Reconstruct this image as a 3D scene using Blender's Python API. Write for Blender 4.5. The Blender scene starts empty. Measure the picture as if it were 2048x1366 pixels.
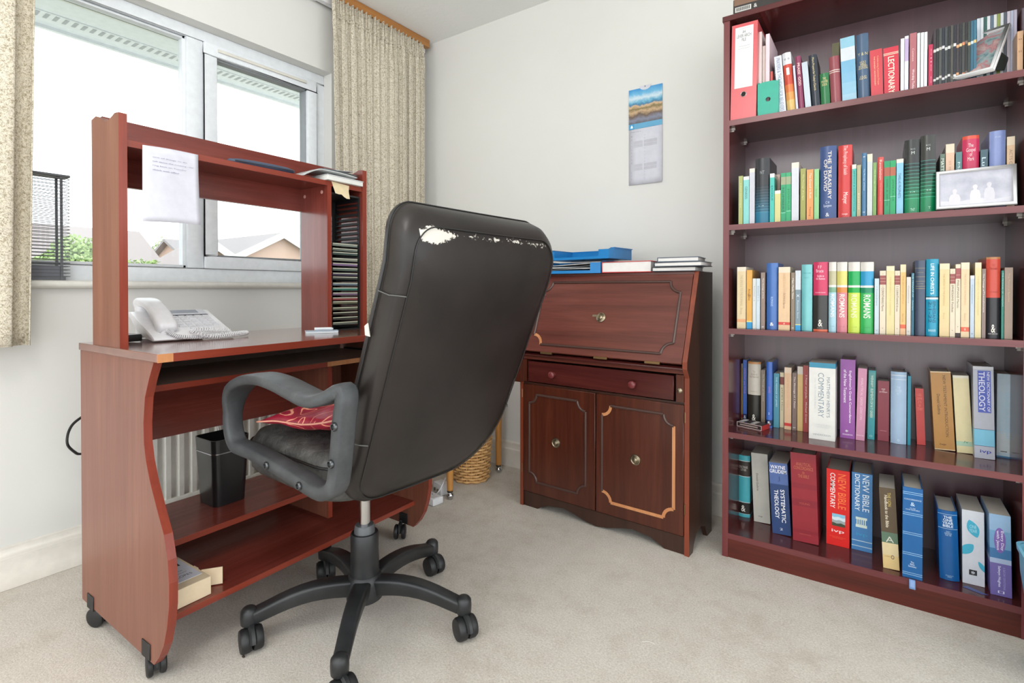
import bpy, bmesh, math, random
from mathutils import Vector, Matrix
random.seed(7)
S = bpy.context.scene
COL = S.collection
R = math.radians

# ------------------------------------------------------------------ camera
FPX, YAW, TILT, EYE = 1048.0, R(35.1), R(0.5), 0.9
cd = bpy.data.cameras.new('camera')
cam = bpy.data.objects.new('camera', cd)
COL.objects.link(cam)
cam.location = (0, 0, EYE)
cam.rotation_euler = (R(90) - TILT, 0, YAW)
cd.sensor_width = 36.0
cd.lens = FPX * 36.0 / 2048
cd.shift_y = (587.15 - 683.0) / 2048
cd.clip_start = 0.02
cd.clip_end = 200
S.camera = cam

# ------------------------------------------------------------------ light
world = bpy.data.worlds.new('overcast_sky')
S.world = world
world.use_nodes = True
bg = world.node_tree.nodes['Background']
bg.inputs[0].default_value = (0.93, 0.97, 1.0, 1)
bg.inputs[1].default_value = 2.4


# the room's pendant lamp, behind and above the camera
_l = bpy.data.lights.new('pendant_lamp_light', 'POINT')
_l.energy = 20
_l.shadow_soft_size = 0.20
_l.color = (1.0, 0.975, 0.95)
_lo = bpy.data.objects.new('pendant_lamp_light', _l)
_lo.location = (-0.50, -0.15, 2.08)
COL.objects.link(_lo)

S.view_settings.view_transform = 'Standard'
S.view_settings.look = 'None'
S.view_settings.exposure = 0.34
S.view_settings.gamma = 1.0
S.view_settings.use_curve_mapping = False


# ------------------------------------------------------------------ survey: a sight line meets a real plane
_f0 = Vector((-math.sin(YAW), math.cos(YAW), 0))
_r0 = Vector((math.cos(YAW), math.sin(YAW), 0))
_z0 = Vector((0, 0, 1))
_fw = _f0 * math.cos(TILT) - _z0 * math.sin(TILT)
_up = _z0 * math.cos(TILT) + _f0 * math.sin(TILT)
EYEP = Vector((0, 0, EYE))


def at(u, v, x=None, y=None, z=None):
    d = _fw + _r0 * ((u - 1024) / FPX) + _up * ((587.15 - v) / FPX)
    if x is not None:
        t = (x - 0) / d.x
    elif y is not None:
        t = y / d.y
    else:
        t = (z - EYE) / d.z
    return EYEP + d * t


# ------------------------------------------------------------------ mesh helpers
class MB:
    def __init__(s):
        s.v, s.f, s.m, s.k = [], [], [], 0

    def add(s, vs, fs, mi=None):
        n = len(s.v)
        s.v += [tuple(p) for p in vs]
        s.f += [tuple(i + n for i in f) for f in fs]
        s.m += [s.k if mi is None else mi] * len(fs)
        return s

    def box(s, x0, x1, y0, y1, z0, z1, mi=None):
        x0, x1 = min(x0, x1), max(x0, x1)
        y0, y1 = min(y0, y1), max(y0, y1)
        z0, z1 = min(z0, z1), max(z0, z1)
        vs = [(x, y, z) for z in (z0, z1) for y in (y0, y1) for x in (x0, x1)]
        return s.add(vs, [(0, 2, 3, 1), (4, 5, 7, 6), (0, 1, 5, 4), (2, 6, 7, 3), (0, 4, 6, 2), (1, 3, 7, 5)], mi)

    def prism(s, poly, ax, a, b, mi=None):
        """poly: 2D points; ax: the axis it is extruded along. x:(y,z) y:(x,z) z:(x,y)"""
        def p3(p, t):
            return {'x': (t, p[0], p[1]), 'y': (p[0], t, p[1]), 'z': (p[0], p[1], t)}[ax]
        n = len(poly)
        area = sum(poly[i][0] * poly[(i + 1) % n][1] - poly[(i + 1) % n][0] * poly[i][1] for i in range(n))
        if area < 0:
            poly = poly[::-1]
        if ax == 'y':
            a, b = max(a, b), min(a, b)
        else:
            a, b = min(a, b), max(a, b)
        vs = [p3(p, a) for p in poly] + [p3(p, b) for p in poly]
        fs = [tuple(range(n))[::-1], tuple(range(n, 2 * n))]
        fs += [(i, (i + 1) % n, n + (i + 1) % n, n + i) for i in range(n)]
        return s.add(vs, fs, mi)

    def tube(s, pts, r, n=8, mi=None, caps=True, flat=None):
        """round tube along pts; r number or list; flat=(a,b) elliptical scale with fixed side vector"""
        pts = [Vector(p) for p in pts]
        N = len(pts)
        rs = r if isinstance(r, (list, tuple)) else [r] * N
        ref = None
        rings = []
        for i, p in enumerate(pts):
            t = (pts[min(i + 1, N - 1)] - pts[max(i - 1, 0)])
            if t.length < 1e-9:
                t = Vector((0, 0, 1))
            t.normalize()
            if ref is None:
                ref = Vector((0, 0, 1)) if abs(t.z) < .9 else Vector((1, 0, 0))
            a = t.cross(ref)
            if a.length < 1e-6:
                ref = Vector((0, 1, 0)); a = t.cross(ref)
            a.normalize()
            b = a.cross(t).normalized()
            ref = b
            rings.append([p + (a * math.cos(2 * math.pi * k / n) + b * math.sin(2 * math.pi * k / n)) * rs[i] for k in range(n)])
        vs = [q for rg in rings for q in rg]
        fs = []
        for i in range(N - 1):
            for k in range(n):
                fs.append((i * n + k, i * n + (k + 1) % n, (i + 1) * n + (k + 1) % n, (i + 1) * n + k))
        if caps:
            fs.append(tuple(range(n))[::-1])
            fs.append(tuple((N - 1) * n + k for k in range(n)))
        return s.add(vs, fs, mi)

    def cyl(s, p0, p1, r, n=16, mi=None):
        return s.tube([p0, p1], r, n, mi)

    def lathe(s, prof, c=(0, 0, 0), n=24, ax='z', mi=None):
        """prof: (radius, height) list"""
        vs = []
        for (r, h) in prof:
            for k in range(n):
                a = 2 * math.pi * k / n
                p = (r * math.cos(a), r * math.sin(a), h)
                if ax == 'y':
                    p = (p[0], -h, p[1])
                elif ax == 'x':
                    p = (h, p[0], p[1])
                vs.append((p[0] + c[0], p[1] + c[1], p[2] + c[2]))
        fs = []
        for i in range(len(prof) - 1):
            for k in range(n):
                fs.append((i * n + k, i * n + (k + 1) % n, (i + 1) * n + (k + 1) % n, (i + 1) * n + k))
        fs.append(tuple(range(n))[::-1])
        fs.append(tuple((len(prof) - 1) * n + k for k in range(n)))
        return s.add(vs, fs, mi)

    def grid(s, fn, nu, nv, mi=None):
        vs = [fn(i / nu, j / nv) for j in range(nv + 1) for i in range(nu + 1)]
        fs = [(j * (nu + 1) + i, j * (nu + 1) + i + 1, (j + 1) * (nu + 1) + i + 1, (j + 1) * (nu + 1) + i) for j in range(nv) for i in range(nu)]
        return s.add(vs, fs, mi)

    def sphere(s, c, r, n=12, m=8, mi=None, sc=(1, 1, 1)):
        vs, fs = [], []
        for j in range(m + 1):
            t = math.pi * j / m
            for k in range(n):
                a = 2 * math.pi * k / n
                vs.append((c[0] + r * sc[0] * math.sin(t) * math.cos(a), c[1] + r * sc[1] * math.sin(t) * math.sin(a), c[2] + r * sc[2] * math.cos(t)))
        for j in range(m):
            for k in range(n):
                fs.append((j * n + k, (j + 1) * n + k, (j + 1) * n + (k + 1) % n, j * n + (k + 1) % n))
        return s.add(vs, fs, mi)

    def xform(s, M):
        s.v = [tuple(M @ Vector(p)) for p in s.v]
        return s

    def build(s, name, mats, parent=None, bev=0, seg=2, smooth=None, fix=False, solid=0, sub=0):
        me = bpy.data.meshes.new(name)
        me.from_pydata(s.v, [], s.f)
        if not isinstance(mats, (list, tuple)):
            mats = [mats]
        for m in mats:
            me.materials.append(m)
        if len(mats) > 1:
            me.polygons.foreach_set('material_index', s.m)
        me.update()
        bm = bmesh.new()
        bm.from_mesh(me)
        if fix or bev or sub:
            bmesh.ops.remove_doubles(bm, verts=bm.verts, dist=1e-6)
        bmesh.ops.recalc_face_normals(bm, faces=bm.faces)
        if bev:
            es = [e for e in bm.edges if len(e.link_faces) == 2 and e.calc_face_angle(0) > 0.6]
            bmesh.ops.bevel(bm, geom=es, offset=bev, segments=seg, profile=0.5, affect='EDGES', clamp_overlap=True)
        bm.to_mesh(me)
        bm.free()
        if smooth or (smooth is None and bev):
            me.polygons.foreach_set('use_smooth', [True] * len(me.polygons))
            me.set_sharp_from_angle(angle=R(smooth if isinstance(smooth, (int, float)) and smooth > 1 else 40))
        o = bpy.data.objects.new(name, me)
        COL.objects.link(o)
        if parent is not None:
            o.parent = parent
        if solid:
            md = o.modifiers.new('thickness', 'SOLIDIFY')
            md.thickness = solid
            md.offset = 0
        if sub:
            md = o.modifiers.new('smooth', 'SUBSURF')
            md.levels = md.render_levels = sub
            me.polygons.foreach_set('use_smooth', [True] * len(me.polygons))
        return o


def tag(o, label, cat, group=None):
    o['label'] = label
    o['category'] = cat
    if group:
        o['group'] = group
    return o


def thing(name, label, cat, loc=(0, 0, 0), rz=0.0, group=None, rot=None):
    o = bpy.data.objects.new(name, None)
    COL.objects.link(o)
    o.empty_display_size = 0.05
    o.location = loc
    o.rotation_euler = rot if rot else (0, 0, rz)
    return tag(o, label, cat, group)


def struct(o):
    o['kind'] = 'structure'
    return o


def stuff(o):
    o['kind'] = 'stuff'
    return o


_tc = {}


def text_mesh(body, width, height, bold=0.0, res=3):
    """flat lettering fitted into width x height, centred, in the xy plane"""
    bold = min(bold, 0.010)
    key = (body, round(width, 5), round(height, 5), bold)
    if key in _tc:
        return _tc[key]
    c = bpy.data.curves.new('lettering', 'FONT')
    c.body = body
    c.resolution_u = res
    c.align_x = 'CENTER'
    c.space_line = 0.85
    c.offset = bold
    o = bpy.data.objects.new('lettering', c)
    COL.objects.link(o)
    dg = bpy.context.evaluated_depsgraph_get()
    me = bpy.data.meshes.new_from_object(o.evaluated_get(dg))
    bpy.data.objects.remove(o)
    bpy.data.curves.remove(c)
    xs = [v.co.x for v in me.vertices] or [0, 1]
    ys = [v.co.y for v in me.vertices] or [0, 1]
    cx, cy = (min(xs) + max(xs)) / 2, (min(ys) + max(ys)) / 2
    w, h = max(max(xs) - min(xs), 1e-6), max(max(ys) - min(ys), 1e-6)
    data = ([((v.co.x - cx) * width / w, (v.co.y - cy) * height / h) for v in me.vertices], [tuple(p.vertices) for p in me.polygons])
    bpy.data.meshes.remove(me)
    _tc[key] = data
    return data


def text_on(name, body, mat, parent, origin, xdir, ydir, w, h, bold=0.0, warp=None, cuts=()):
    vs, fs = text_mesh(body, w, h, bold)
    o, X, Y = Vector(origin), Vector(xdir), Vector(ydir)
    pts = [o + X * a + Y * b for a, b in vs]
    if cuts:                                  # cut the letters where the spine's facets meet so that they lie on it
        bm = bmesh.new()
        bv = [bm.verts.new(p) for p in pts]
        for f in fs:
            try:
                bm.faces.new([bv[i] for i in f])
            except ValueError:
                pass
        for cx in cuts:
            bmesh.ops.bisect_plane(bm, geom=bm.verts[:] + bm.edges[:] + bm.faces[:], plane_co=(cx, 0, 0), plane_no=(1, 0, 0))
        bm.verts.index_update()
        pts = [v.co.copy() for v in bm.verts]
        fs = [tuple(v.index for v in f.verts) for f in bm.faces]
        bm.free()
    if warp:
        pts = [warp(p) for p in pts]
    me = bpy.data.meshes.new(name)
    me.from_pydata([tuple(p) for p in pts], [], fs)
    me.materials.append(mat)
    ob = bpy.data.objects.new(name, me)
    COL.objects.link(ob)
    ob.parent = parent
    return ob


# ------------------------------------------------------------------ materials
def lin(c):
    return tuple(((x / 255) / 12.92 if x / 255 <= 0.04045 else ((x / 255 + 0.055) / 1.055) ** 2.4) for x in c[:3]) + (1.0,)


def base(name, col, rough=0.5, metal=0.0, spec=0.5, coat=0.0):
    m = bpy.data.materials.new(name)
    m.use_nodes = True
    b = m.node_tree.nodes['Principled BSDF']
    b.inputs['Base Color'].default_value = lin(col)
    b.inputs['Roughness'].default_value = rough
    b.inputs['Metallic'].default_value = metal
    b.inputs['Specular IOR Level'].default_value = spec
    if coat:
        b.inputs['Coat Weight'].default_value = coat
        b.inputs['Coat Roughness'].default_value = 0.3 if 'back' in name else 0.14
    return m, m.node_tree, b


def mapping(nt, scale, coord='Object'):
    t = nt.nodes.new('ShaderNodeTexCoord')
    mp = nt.nodes.new('ShaderNodeMapping')
    mp.inputs['Scale'].default_value = scale
    nt.links.new(t.outputs[coord], mp.inputs[0])
    return mp.outputs[0]


def noise(nt, vec, scale, detail=4, rough=0.6, dist=0.0):
    n = nt.nodes.new('ShaderNodeTexNoise')
    n.inputs['Scale'].default_value = scale
    n.inputs['Detail'].default_value = detail
    n.inputs['Roughness'].default_value = rough
    n.inputs['Distortion'].default_value = dist
    nt.links.new(vec, n.inputs['Vector'])
    return n.outputs[0]


def ramp(nt, fac, stops, interp='LINEAR'):
    r = nt.nodes.new('ShaderNodeValToRGB')
    r.color_ramp.interpolation = interp
    els = r.color_ramp.elements
    while len(els) > 1:
        els.remove(els[-1])
    els[0].position, els[0].color = stops[0][0], lin(stops[0][1])
    for p, c in stops[1:]:
        e = els.new(p)
        e.color = lin(c)
    nt.links.new(fac, r.inputs[0])
    return r.outputs[0]


def bump(nt, b, h, strength=0.3, dist=0.002):
    n = nt.nodes.new('ShaderNodeBump')
    n.inputs['Strength'].default_value = strength
    n.inputs['Distance'].default_value = dist
    nt.links.new(h, n.inputs['Height'])
    nt.links.new(n.outputs[0], b.inputs['Normal'])


_mc = {}


def plain(col, rough=0.45, metal=0.0, spec=0.5, name=None):
    key = (tuple(col), rough, metal, spec)
    if key not in _mc:
        m, nt, b = base(name or 'paint_%d_%d_%d' % tuple(col), col, rough, metal, spec)
        if not metal:                       # a little uneven tone so that nothing is one dead colour
            v = mapping(nt, (1, 1, 1))
            n = noise(nt, v, 35, 3)
            d = tuple(max(0, c * 0.975) for c in col)
            l = tuple(min(255, c * 1.015) for c in col)
            nt.links.new(ramp(nt, n, [(0.3, d), (0.7, l)]), b.inputs['Base Color'])
        _mc[key] = m
    return _mc[key]


def wood(name, stops, axis='z', fine=55, rough=0.35, coat=0.0, dist=0.6):
    m, nt, b = base(name, stops[0][1], rough, coat=coat)
    long_, across = 0.9, 14.0
    sc = {'x': (long_, across, across), 'y': (across, long_, across), 'z': (across, across, long_)}[axis]
    v = mapping(nt, sc)
    n1 = noise(nt, v, 1.6, 5, 0.6, dist)
    sc2 = tuple(4 if s == long_ else fine * 2.2 for s in sc)
    n2 = noise(nt, mapping(nt, sc2), 1.0, 3, 0.7)
    mx = nt.nodes.new('ShaderNodeMix')
    mx.inputs[0].default_value = 0.35
    nt.links.new(n1, mx.inputs[2])
    nt.links.new(n2, mx.inputs[3])
    nt.links.new(ramp(nt, mx.outputs[0], stops), b.inputs['Base Color'])
    bump(nt, b, n2, 0.08, 0.0005)
    return m


DESK = [(0.3, (104, 60, 44)), (0.5, (121, 72, 55)), (0.7, (136, 86, 67))]  # side-panel sheen is put into this browner copy of the red laminate
DESKE = [(0.3, (116, 46, 32)), (0.6, (138, 58, 40)), (0.8, (150, 70, 50))]
desk_v = wood('desk_cherry_laminate', DESK, 'z', rough=0.33)
DESKR = [(0.3, (100, 42, 33)), (0.5, (118, 52, 42)), (0.7, (134, 64, 53))]
desk_h = wood('desk_cherry_laminate_flat', DESKR, 'y', rough=0.25)
desk_r = wood('hutch_cherry_laminate', DESKR, 'z', rough=0.22, coat=0.5)
desk_t = wood('desk_top_laminate', DESK, 'y', rough=0.22, coat=0.9)
desk_e = wood('desk_cherry_edging', DESKE, 'z', rough=0.3)
desk_eh = wood('desk_cherry_edging_flat', DESKE, 'y', rough=0.3)
CASE = [(0.25, (58, 24, 26)), (0.5, (80, 36, 36)), (0.8, (98, 46, 44))]
case_v = wood('bookcase_mahogany_laminate', CASE, 'z', rough=0.2)
case_b = wood('bookcase_back_board', [(0.25, (64, 36, 42)), (0.5, (78, 46, 54)), (0.8, (92, 56, 62))], 'z', rough=0.36, coat=0.9)
case_h = wood('bookcase_mahogany_shelf', CASE, 'x', rough=0.16)
case_e = wood('bookcase_edging', [(0.3, (88, 40, 42)), (0.7, (116, 60, 60))], 'x', rough=0.3)
case_ev = wood('bookcase_edging_upright', [(0.3, (96, 42, 44)), (0.7, (122, 58, 58))], 'z', rough=0.3)
plinth_m = wood('bookcase_plinth_wood', [(0.3, (62, 20, 14)), (0.6, (92, 34, 24)), (0.8, (112, 46, 32))], 'x', rough=0.3, dist=1.5)
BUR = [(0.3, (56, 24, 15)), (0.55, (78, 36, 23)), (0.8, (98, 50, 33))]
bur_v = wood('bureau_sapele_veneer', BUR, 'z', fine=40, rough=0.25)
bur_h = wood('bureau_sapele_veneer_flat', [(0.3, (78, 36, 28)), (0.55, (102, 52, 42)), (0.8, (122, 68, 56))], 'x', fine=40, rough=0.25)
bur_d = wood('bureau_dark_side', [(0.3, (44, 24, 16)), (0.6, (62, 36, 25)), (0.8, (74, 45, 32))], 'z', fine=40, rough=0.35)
bur_e = wood('bureau_front_edge', [(0.3, (100, 42, 26)), (0.7, (138, 66, 42))], 'z', rough=0.3)
bur_mould = plain((74, 52, 46), 0.2)
bur_dr = wood('bureau_drawer_veneer', [(0.3, (56, 20, 18)), (0.55, (76, 30, 26)), (0.8, (92, 42, 36))], 'x', fine=40, rough=0.25)
bare_wood = wood('bare_worn_wood', [(0.3, (178, 110, 64)), (0.7, (206, 146, 96))], 'z', rough=0.6)
pine = wood('table_leg_beech', [(0.3, (176, 116, 52)), (0.7, (204, 146, 78))], 'z', fine=30, rough=0.35)
pelmet_m = wood('pelmet_pine', [(0.3, (156, 100, 46)), (0.7, (184, 128, 66))], 'y', fine=30, rough=0.4)

black_plastic, nt, b = base('black_plastic', (32, 33, 34), 0.42)
v = mapping(nt, (1, 1, 1))
bump(nt, b, noise(nt, v, 900, 2), 0.15, 0.0004)
nt.links.new(ramp(nt, noise(nt, v, 9, 5), [(0.35, (26, 27, 28)), (0.75, (48, 49, 50))]), b.inputs['Base Color'])
arm_plastic, nt, b = base('worn_grey_black_plastic', (70, 72, 74), 0.5)
v = mapping(nt, (1, 1, 1))
nt.links.new(ramp(nt, noise(nt, v, 14, 6, 0.7), [(0.35, (52, 54, 56)), (0.6, (68, 70, 72)), (0.8, (92, 94, 96))]), b.inputs['Base Color'])
bump(nt, b, noise(nt, v, 700, 2), 0.2, 0.0004)
white_plastic = plain((226, 226, 228), 0.35)
chrome = plain((200, 200, 202), 0.16, 1.0)
steel = plain((170, 170, 172), 0.3, 1.0)
brass = plain((150, 138, 116), 0.32, 1.0)
rubber = plain((28, 28, 29), 0.5)
upvc = plain((226, 230, 233), 0.25)
gloss_white = plain((224, 222, 214), 0.3)
paper_m = plain((206, 206, 215), 0.7)
pages_m, nt, b = base('page_block', (196, 188, 172), 0.85)
w = nt.nodes.new('ShaderNodeTexWave')
w.inputs['Scale'].default_value = 320
w.inputs['Distortion'].default_value = 1.5
nt.links.new(mapping(nt, (1, 1, 1)), w.inputs[0])
nt.links.new(ramp(nt, w.outputs[1], [(0, (158, 150, 138)), (0.6, (206, 200, 188))]), b.inputs['Base Color'])
wires = nt


def leather(name, wear):
    m, nt, b = base(name, (30, 26, 24), 0.40, spec=0.42)
    v = mapping(nt, (1, 1, 1))
    vo = nt.nodes.new('ShaderNodeTexVoronoi')
    vo.inputs['Scale'].default_value = 420
    nt.links.new(v, vo.inputs[0])
    bump(nt, b, vo.outputs[0], 0.12, 0.0006)
    c = ramp(nt, noise(nt, v, 6, 5, 0.6), [(0.3, (24, 20, 18)), (0.7, (40, 34, 31))])
    if wear:
        # scuffed, split patches along the top edge: on the mesh itself, in the chair's own coordinates
        sp = nt.nodes.new('ShaderNodeSeparateXYZ')
        nt.links.new(mapping(nt, (1, 1, 1)), sp.inputs[0])
        n = noise(nt, mapping(nt, (50, 46, 60)), 1.0, 6, 0.8, 0.5)

        def math_(op, a, bb):
            q = nt.nodes.new('ShaderNodeMath')
            q.operation = op
            for i, val in enumerate((a, bb)):
                if isinstance(val, (int, float)):
                    q.inputs[i].default_value = val
                else:
                    nt.links.new(val, q.inputs[i])
            return q.outputs[0]
        # band around z = zc (object space), stronger at the left top corner
        dz = math_('ABSOLUTE', math_('SUBTRACT', sp.outputs[2], wear[0]), 0)
        band = math_('SUBTRACT', 1.0, math_('DIVIDE', dz, 0.02))
        band = math_('MAXIMUM', band, 0)
        dx = math_('ABSOLUTE', math_('SUBTRACT', sp.outputs[1], wear[1]), 0)
        corner = math_('MAXIMUM', math_('SUBTRACT', 1.0, math_('DIVIDE', dx, 0.06)), 0)
        dz2 = math_('MAXIMUM', math_('SUBTRACT', 1.0, math_('DIVIDE', math_('ABSOLUTE', math_('SUBTRACT', sp.outputs[2], wear[0] - 0.01), 0), 0.04)), 0)
        patch = math_('MULTIPLY', corner, dz2)
        side = math_('LESS_THAN', sp.outputs[1], 0.213)
        band = math_('MULTIPLY', band, side)
        patch = math_('MULTIPLY', patch, side)
        tot = math_('ADD', math_('MULTIPLY', band, 0.275), math_('MULTIPLY', patch, 0.42))
        sc = math_('GREATER_THAN', math_('ADD', n, tot), 0.80)
        mx = nt.nodes.new('ShaderNodeMix')
        mx.data_type = 'RGBA'
        nt.links.new(sc, mx.inputs[0])
        nt.links.new(c, mx.inputs[6])
        mx.inputs[7].default_value = lin((206, 200, 190))
        c = mx.outputs[2]
    nt.links.new(c, b.inputs['Base Color'])
    return m


seat_leather, nt, b = base('creased_seat_leather', (60, 59, 57), 0.5)
v = mapping(nt, (1, 1, 1))
nt.links.new(ramp(nt, noise(nt, v, 16, 7, 0.75), [(0.35, (36, 36, 36)), (0.6, (74, 73, 70)), (0.8, (118, 116, 112))]), b.inputs['Base Color'])
bump(nt, b, noise(nt, v, 30, 5, 0.6, 1.2), 0.7, 0.006)


def wallpaint(name, col, sc=260, st=0.12):
    m, nt, b = base(name, col, 0.75)
    v = mapping(nt, (1, 1, 1))
    bump(nt, b, noise(nt, v, sc, 3), st, 0.0015)
    nt.links.new(ramp(nt, noise(nt, v, 1.3, 4), [(0.3, tuple(c - 3 for c in col)), (0.7, tuple(min(255, c + 2) for c in col))]), b.inputs['Base Color'])
    return m


wall_m = wallpaint('wall_emulsion', (219, 218, 213))
ceil_m = wallpaint('ceiling_artex', (232, 233, 231), 45, 0.9)
skirt_m = plain((222, 216, 206), 0.35)

carpet, nt, b = base('beige_carpet', (186, 170, 150), 0.95, spec=0.1)
v = mapping(nt, (1, 1, 1))
n1 = noise(nt, v, 2.2, 6, 0.6)
n2 = noise(nt, v, 190, 4, 0.8)
n3 = noise(nt, v, 14, 5, 0.7)
mx = nt.nodes.new('ShaderNodeMix'); mx.inputs[0].default_value = 0.5
nt.links.new(n1, mx.inputs[2]); nt.links.new(n3, mx.inputs[3])
c1 = ramp(nt, mx.outputs[0], [(0.32, (204, 193, 179)), (0.5, (222, 214, 203)), (0.68, (230, 223, 213))])
c2 = ramp(nt, n2, [(0.3, (196, 194, 190)), (0.65, (255, 255, 255))])
mm = nt.nodes.new('ShaderNodeMix'); mm.data_type = 'RGBA'; mm.blend_type = 'MULTIPLY'; mm.inputs[0].default_value = 0.75
nt.links.new(c1, mm.inputs[6]); nt.links.new(c2, mm.inputs[7])
nt.links.new(mm.outputs[2], b.inputs['Base Color'])
bump(nt, b, n2, 0.6, 0.005)

curtain_m, nt, b = base('floral_cotton', (206, 198, 178), 0.85, spec=0.15)
v = mapping(nt, (1, 1, 1))
na = noise(nt, v, 78, 3, 0.6, 1.8)
nb = noise(nt, v, 150, 2, 0.5, 1.0)
ma = ramp(nt, na, [(0.0, (214, 206, 188)), (0.5, (214, 206, 188)), (0.535, (168, 158, 140)), (0.56, (180, 172, 154)), (0.6, (214, 206, 188))])
mb_ = ramp(nt, nb, [(0.38, (196, 188, 170)), (0.48, (255, 255, 255))])
mm = nt.nodes.new('ShaderNodeMix'); mm.data_type = 'RGBA'; mm.blend_type = 'MULTIPLY'; mm.inputs[0].default_value = 0.8
nt.links.new(ma, mm.inputs[6]); nt.links.new(mb_, mm.inputs[7])
nt.links.new(mm.outputs[2], b.inputs['Base Color'])

glass = bpy.data.materials.new('window_glass')
glass.use_nodes = True
nt = glass.node_tree
nt.nodes.clear()
out = nt.nodes.new('ShaderNodeOutputMaterial')
tr = nt.nodes.new('ShaderNodeBsdfTransparent')
tr.inputs[0].default_value = (0.97, 0.99, 0.985, 1)
gl = nt.nodes.new('ShaderNodeBsdfGlossy')
gl.inputs['Roughness'].default_value = 0.02
fr = nt.nodes.new('ShaderNodeFresnel')
fr.inputs[0].default_value = 1.45
mx = nt.nodes.new('ShaderNodeMixShader')
nt.links.new(fr.outputs[0], mx.inputs[0])
nt.links.new(tr.outputs[0], mx.inputs[1])
nt.links.new(gl.outputs[0], mx.inputs[2])
nt.links.new(mx.outputs[0], out.inputs[0])

# ================================================================== THE ROOM
WX, WY, CZ = -2.15, 2.18, 2.29
OY0, OY1, OZ0, OZ1 = -0.62, 1.56, 0.915, 1.93
floor = struct(MB().box(-2.4, 2.4, -1.7, 2.4, -0.06, 0).build('floor', carpet))
ceiling = struct(MB().box(-2.4, 2.4, -1.15, 2.4, CZ, CZ + 0.05).build('ceiling', ceil_m))
m = MB()
m.box(WX - 0.25, WX, -1.7, 2.4, 0, OZ0)
m.box(WX - 0.25, WX, -1.7, 2.4, OZ1, CZ)
m.box(WX - 0.25, WX, -1.7, OY0, OZ0, OZ1)
m.box(WX - 0.25, WX, OY1, 2.4, OZ0, OZ1)
struct(m.build('wall_left', wall_m))
struct(MB().box(WX, 2.4, WY, WY + 0.22, 0, CZ).build('wall_far', wall_m))


def skirting(name, poly, ax, a, b_):
    return struct(MB().prism(poly, ax, a, b_).build(name, skirt_m, bev=0.0012, seg=1))


SK = [(0, 0), (0.022, 0), (0.022, 0.088), (0.016, 0.093), (0.016, 0.098), (0.012, 0.118), (0.004, 0.124), (0, 0.126)]
skirting('baseboard_left', [(WX + a, z) for a, z in SK], 'y', -1.7, WY)
skirting('baseboard_far', [(WY - a, z) for a, z in SK], 'x', WX + 0.022, 2.4)

# ---- window: a fixed light and an opening casement
FX0, FX1 = -2.275, -2.21
wf = MB()
T = 0.045
wf.box(FX0, FX1, OY0, OY1, OZ1 - T, OZ1)
wf.box(FX0, FX1, OY0, OY1, OZ0 + 0.012, OZ0 + 0.067)
wf.box(FX0, FX1, OY0, OY0 + T, OZ0 + 0.067, OZ1 - T)
wf.box(FX0, FX1, OY1 - T, OY1, OZ0 + 0.067, OZ1 - T)
wf.box(FX0, FX1, 0.945, 1.006, OZ0 + 0.067, OZ1 - T)
win = struct(wf.build('window_1', upvc, bev=0.004))
# fixed bead and pane
bd = MB()
y0, y1, z0, z1 = OY0 + T, 0.945, OZ0 + 0.067, OZ1 - T
for (a, b_, c, d) in ((y0, y1, z1 - 0.012, z1), (y0, y1, z0, z0 + 0.012), (y0, y0 + 0.012, z0, z1), (y1 - 0.012, y1, z0, z1)):
    bd.box(FX0 + 0.02, FX1 - 0.012, a, b_, c, d)
bd.build('glazing_bead', upvc, win, bev=0.002, seg=1)
MB().box(-2.246, -2.242, y0, y1, z0, z1).build('pane', glass, win)
cs = MB()
y0, y1, z0, z1 = 1.006, OY1 - T, OZ0 + 0.067, OZ1 - T
CW = 0.05
for (a, b_, c, d) in ((y0, y1, z1 - CW, z1), (y0, y1, z0, z0 + CW), (y0, y0 + CW, z0 + CW, z1 - CW), (y1 - CW, y1, z0 + CW, z1 - CW)):
    cs.box(FX0 + 0.005, FX1 + 0.012, a, b_, c, d)
cas = cs.build('casement', upvc, win, bev=0.005)
gk = MB()
q = CW
for (a, b_, c, d) in ((y0 + q, y1 - q, z1 - q - 0.006, z1 - q), (y0 + q, y1 - q, z0 + q, z0 + q + 0.006), (y0 + q, y0 + q + 0.006, z0 + q, z1 - q), (y1 - q - 0.006, y1 - q, z0 + q, z1 - q)):
    gk.box(FX0 + 0.02, FX1 - 0.004, a, b_, c, d)
gk.build('glazing_seal', plain((140, 144, 146), 0.5), cas)
MB().box(-2.246, -2.242, y0 + q, y1 - q, z0 + q, z1 - q).build('pane', glass, cas)
gv = MB().box(FX1 + 0.012, FX1 + 0.02, y0 + 0.05, y1 - 0.06, z1 - 0.028, z1 - 0.016)
gv.build('trickle_vent', plain((214, 211, 200), 0.4), win, bev=0.002, seg=1)
sill = MB().prism([(FX1 - 0.03, 0.903), (-2.128, 0.903), (-2.118, 0.908), (-2.116, 0.916), (-2.120, 0.925), (-2.13, 0.928), (FX1 - 0.03, 0.928)], 'y', OY0 + 0.002, 1.60)
struct(sill.build('trim_1', gloss_white, bev=0.002, seg=1))

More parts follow.
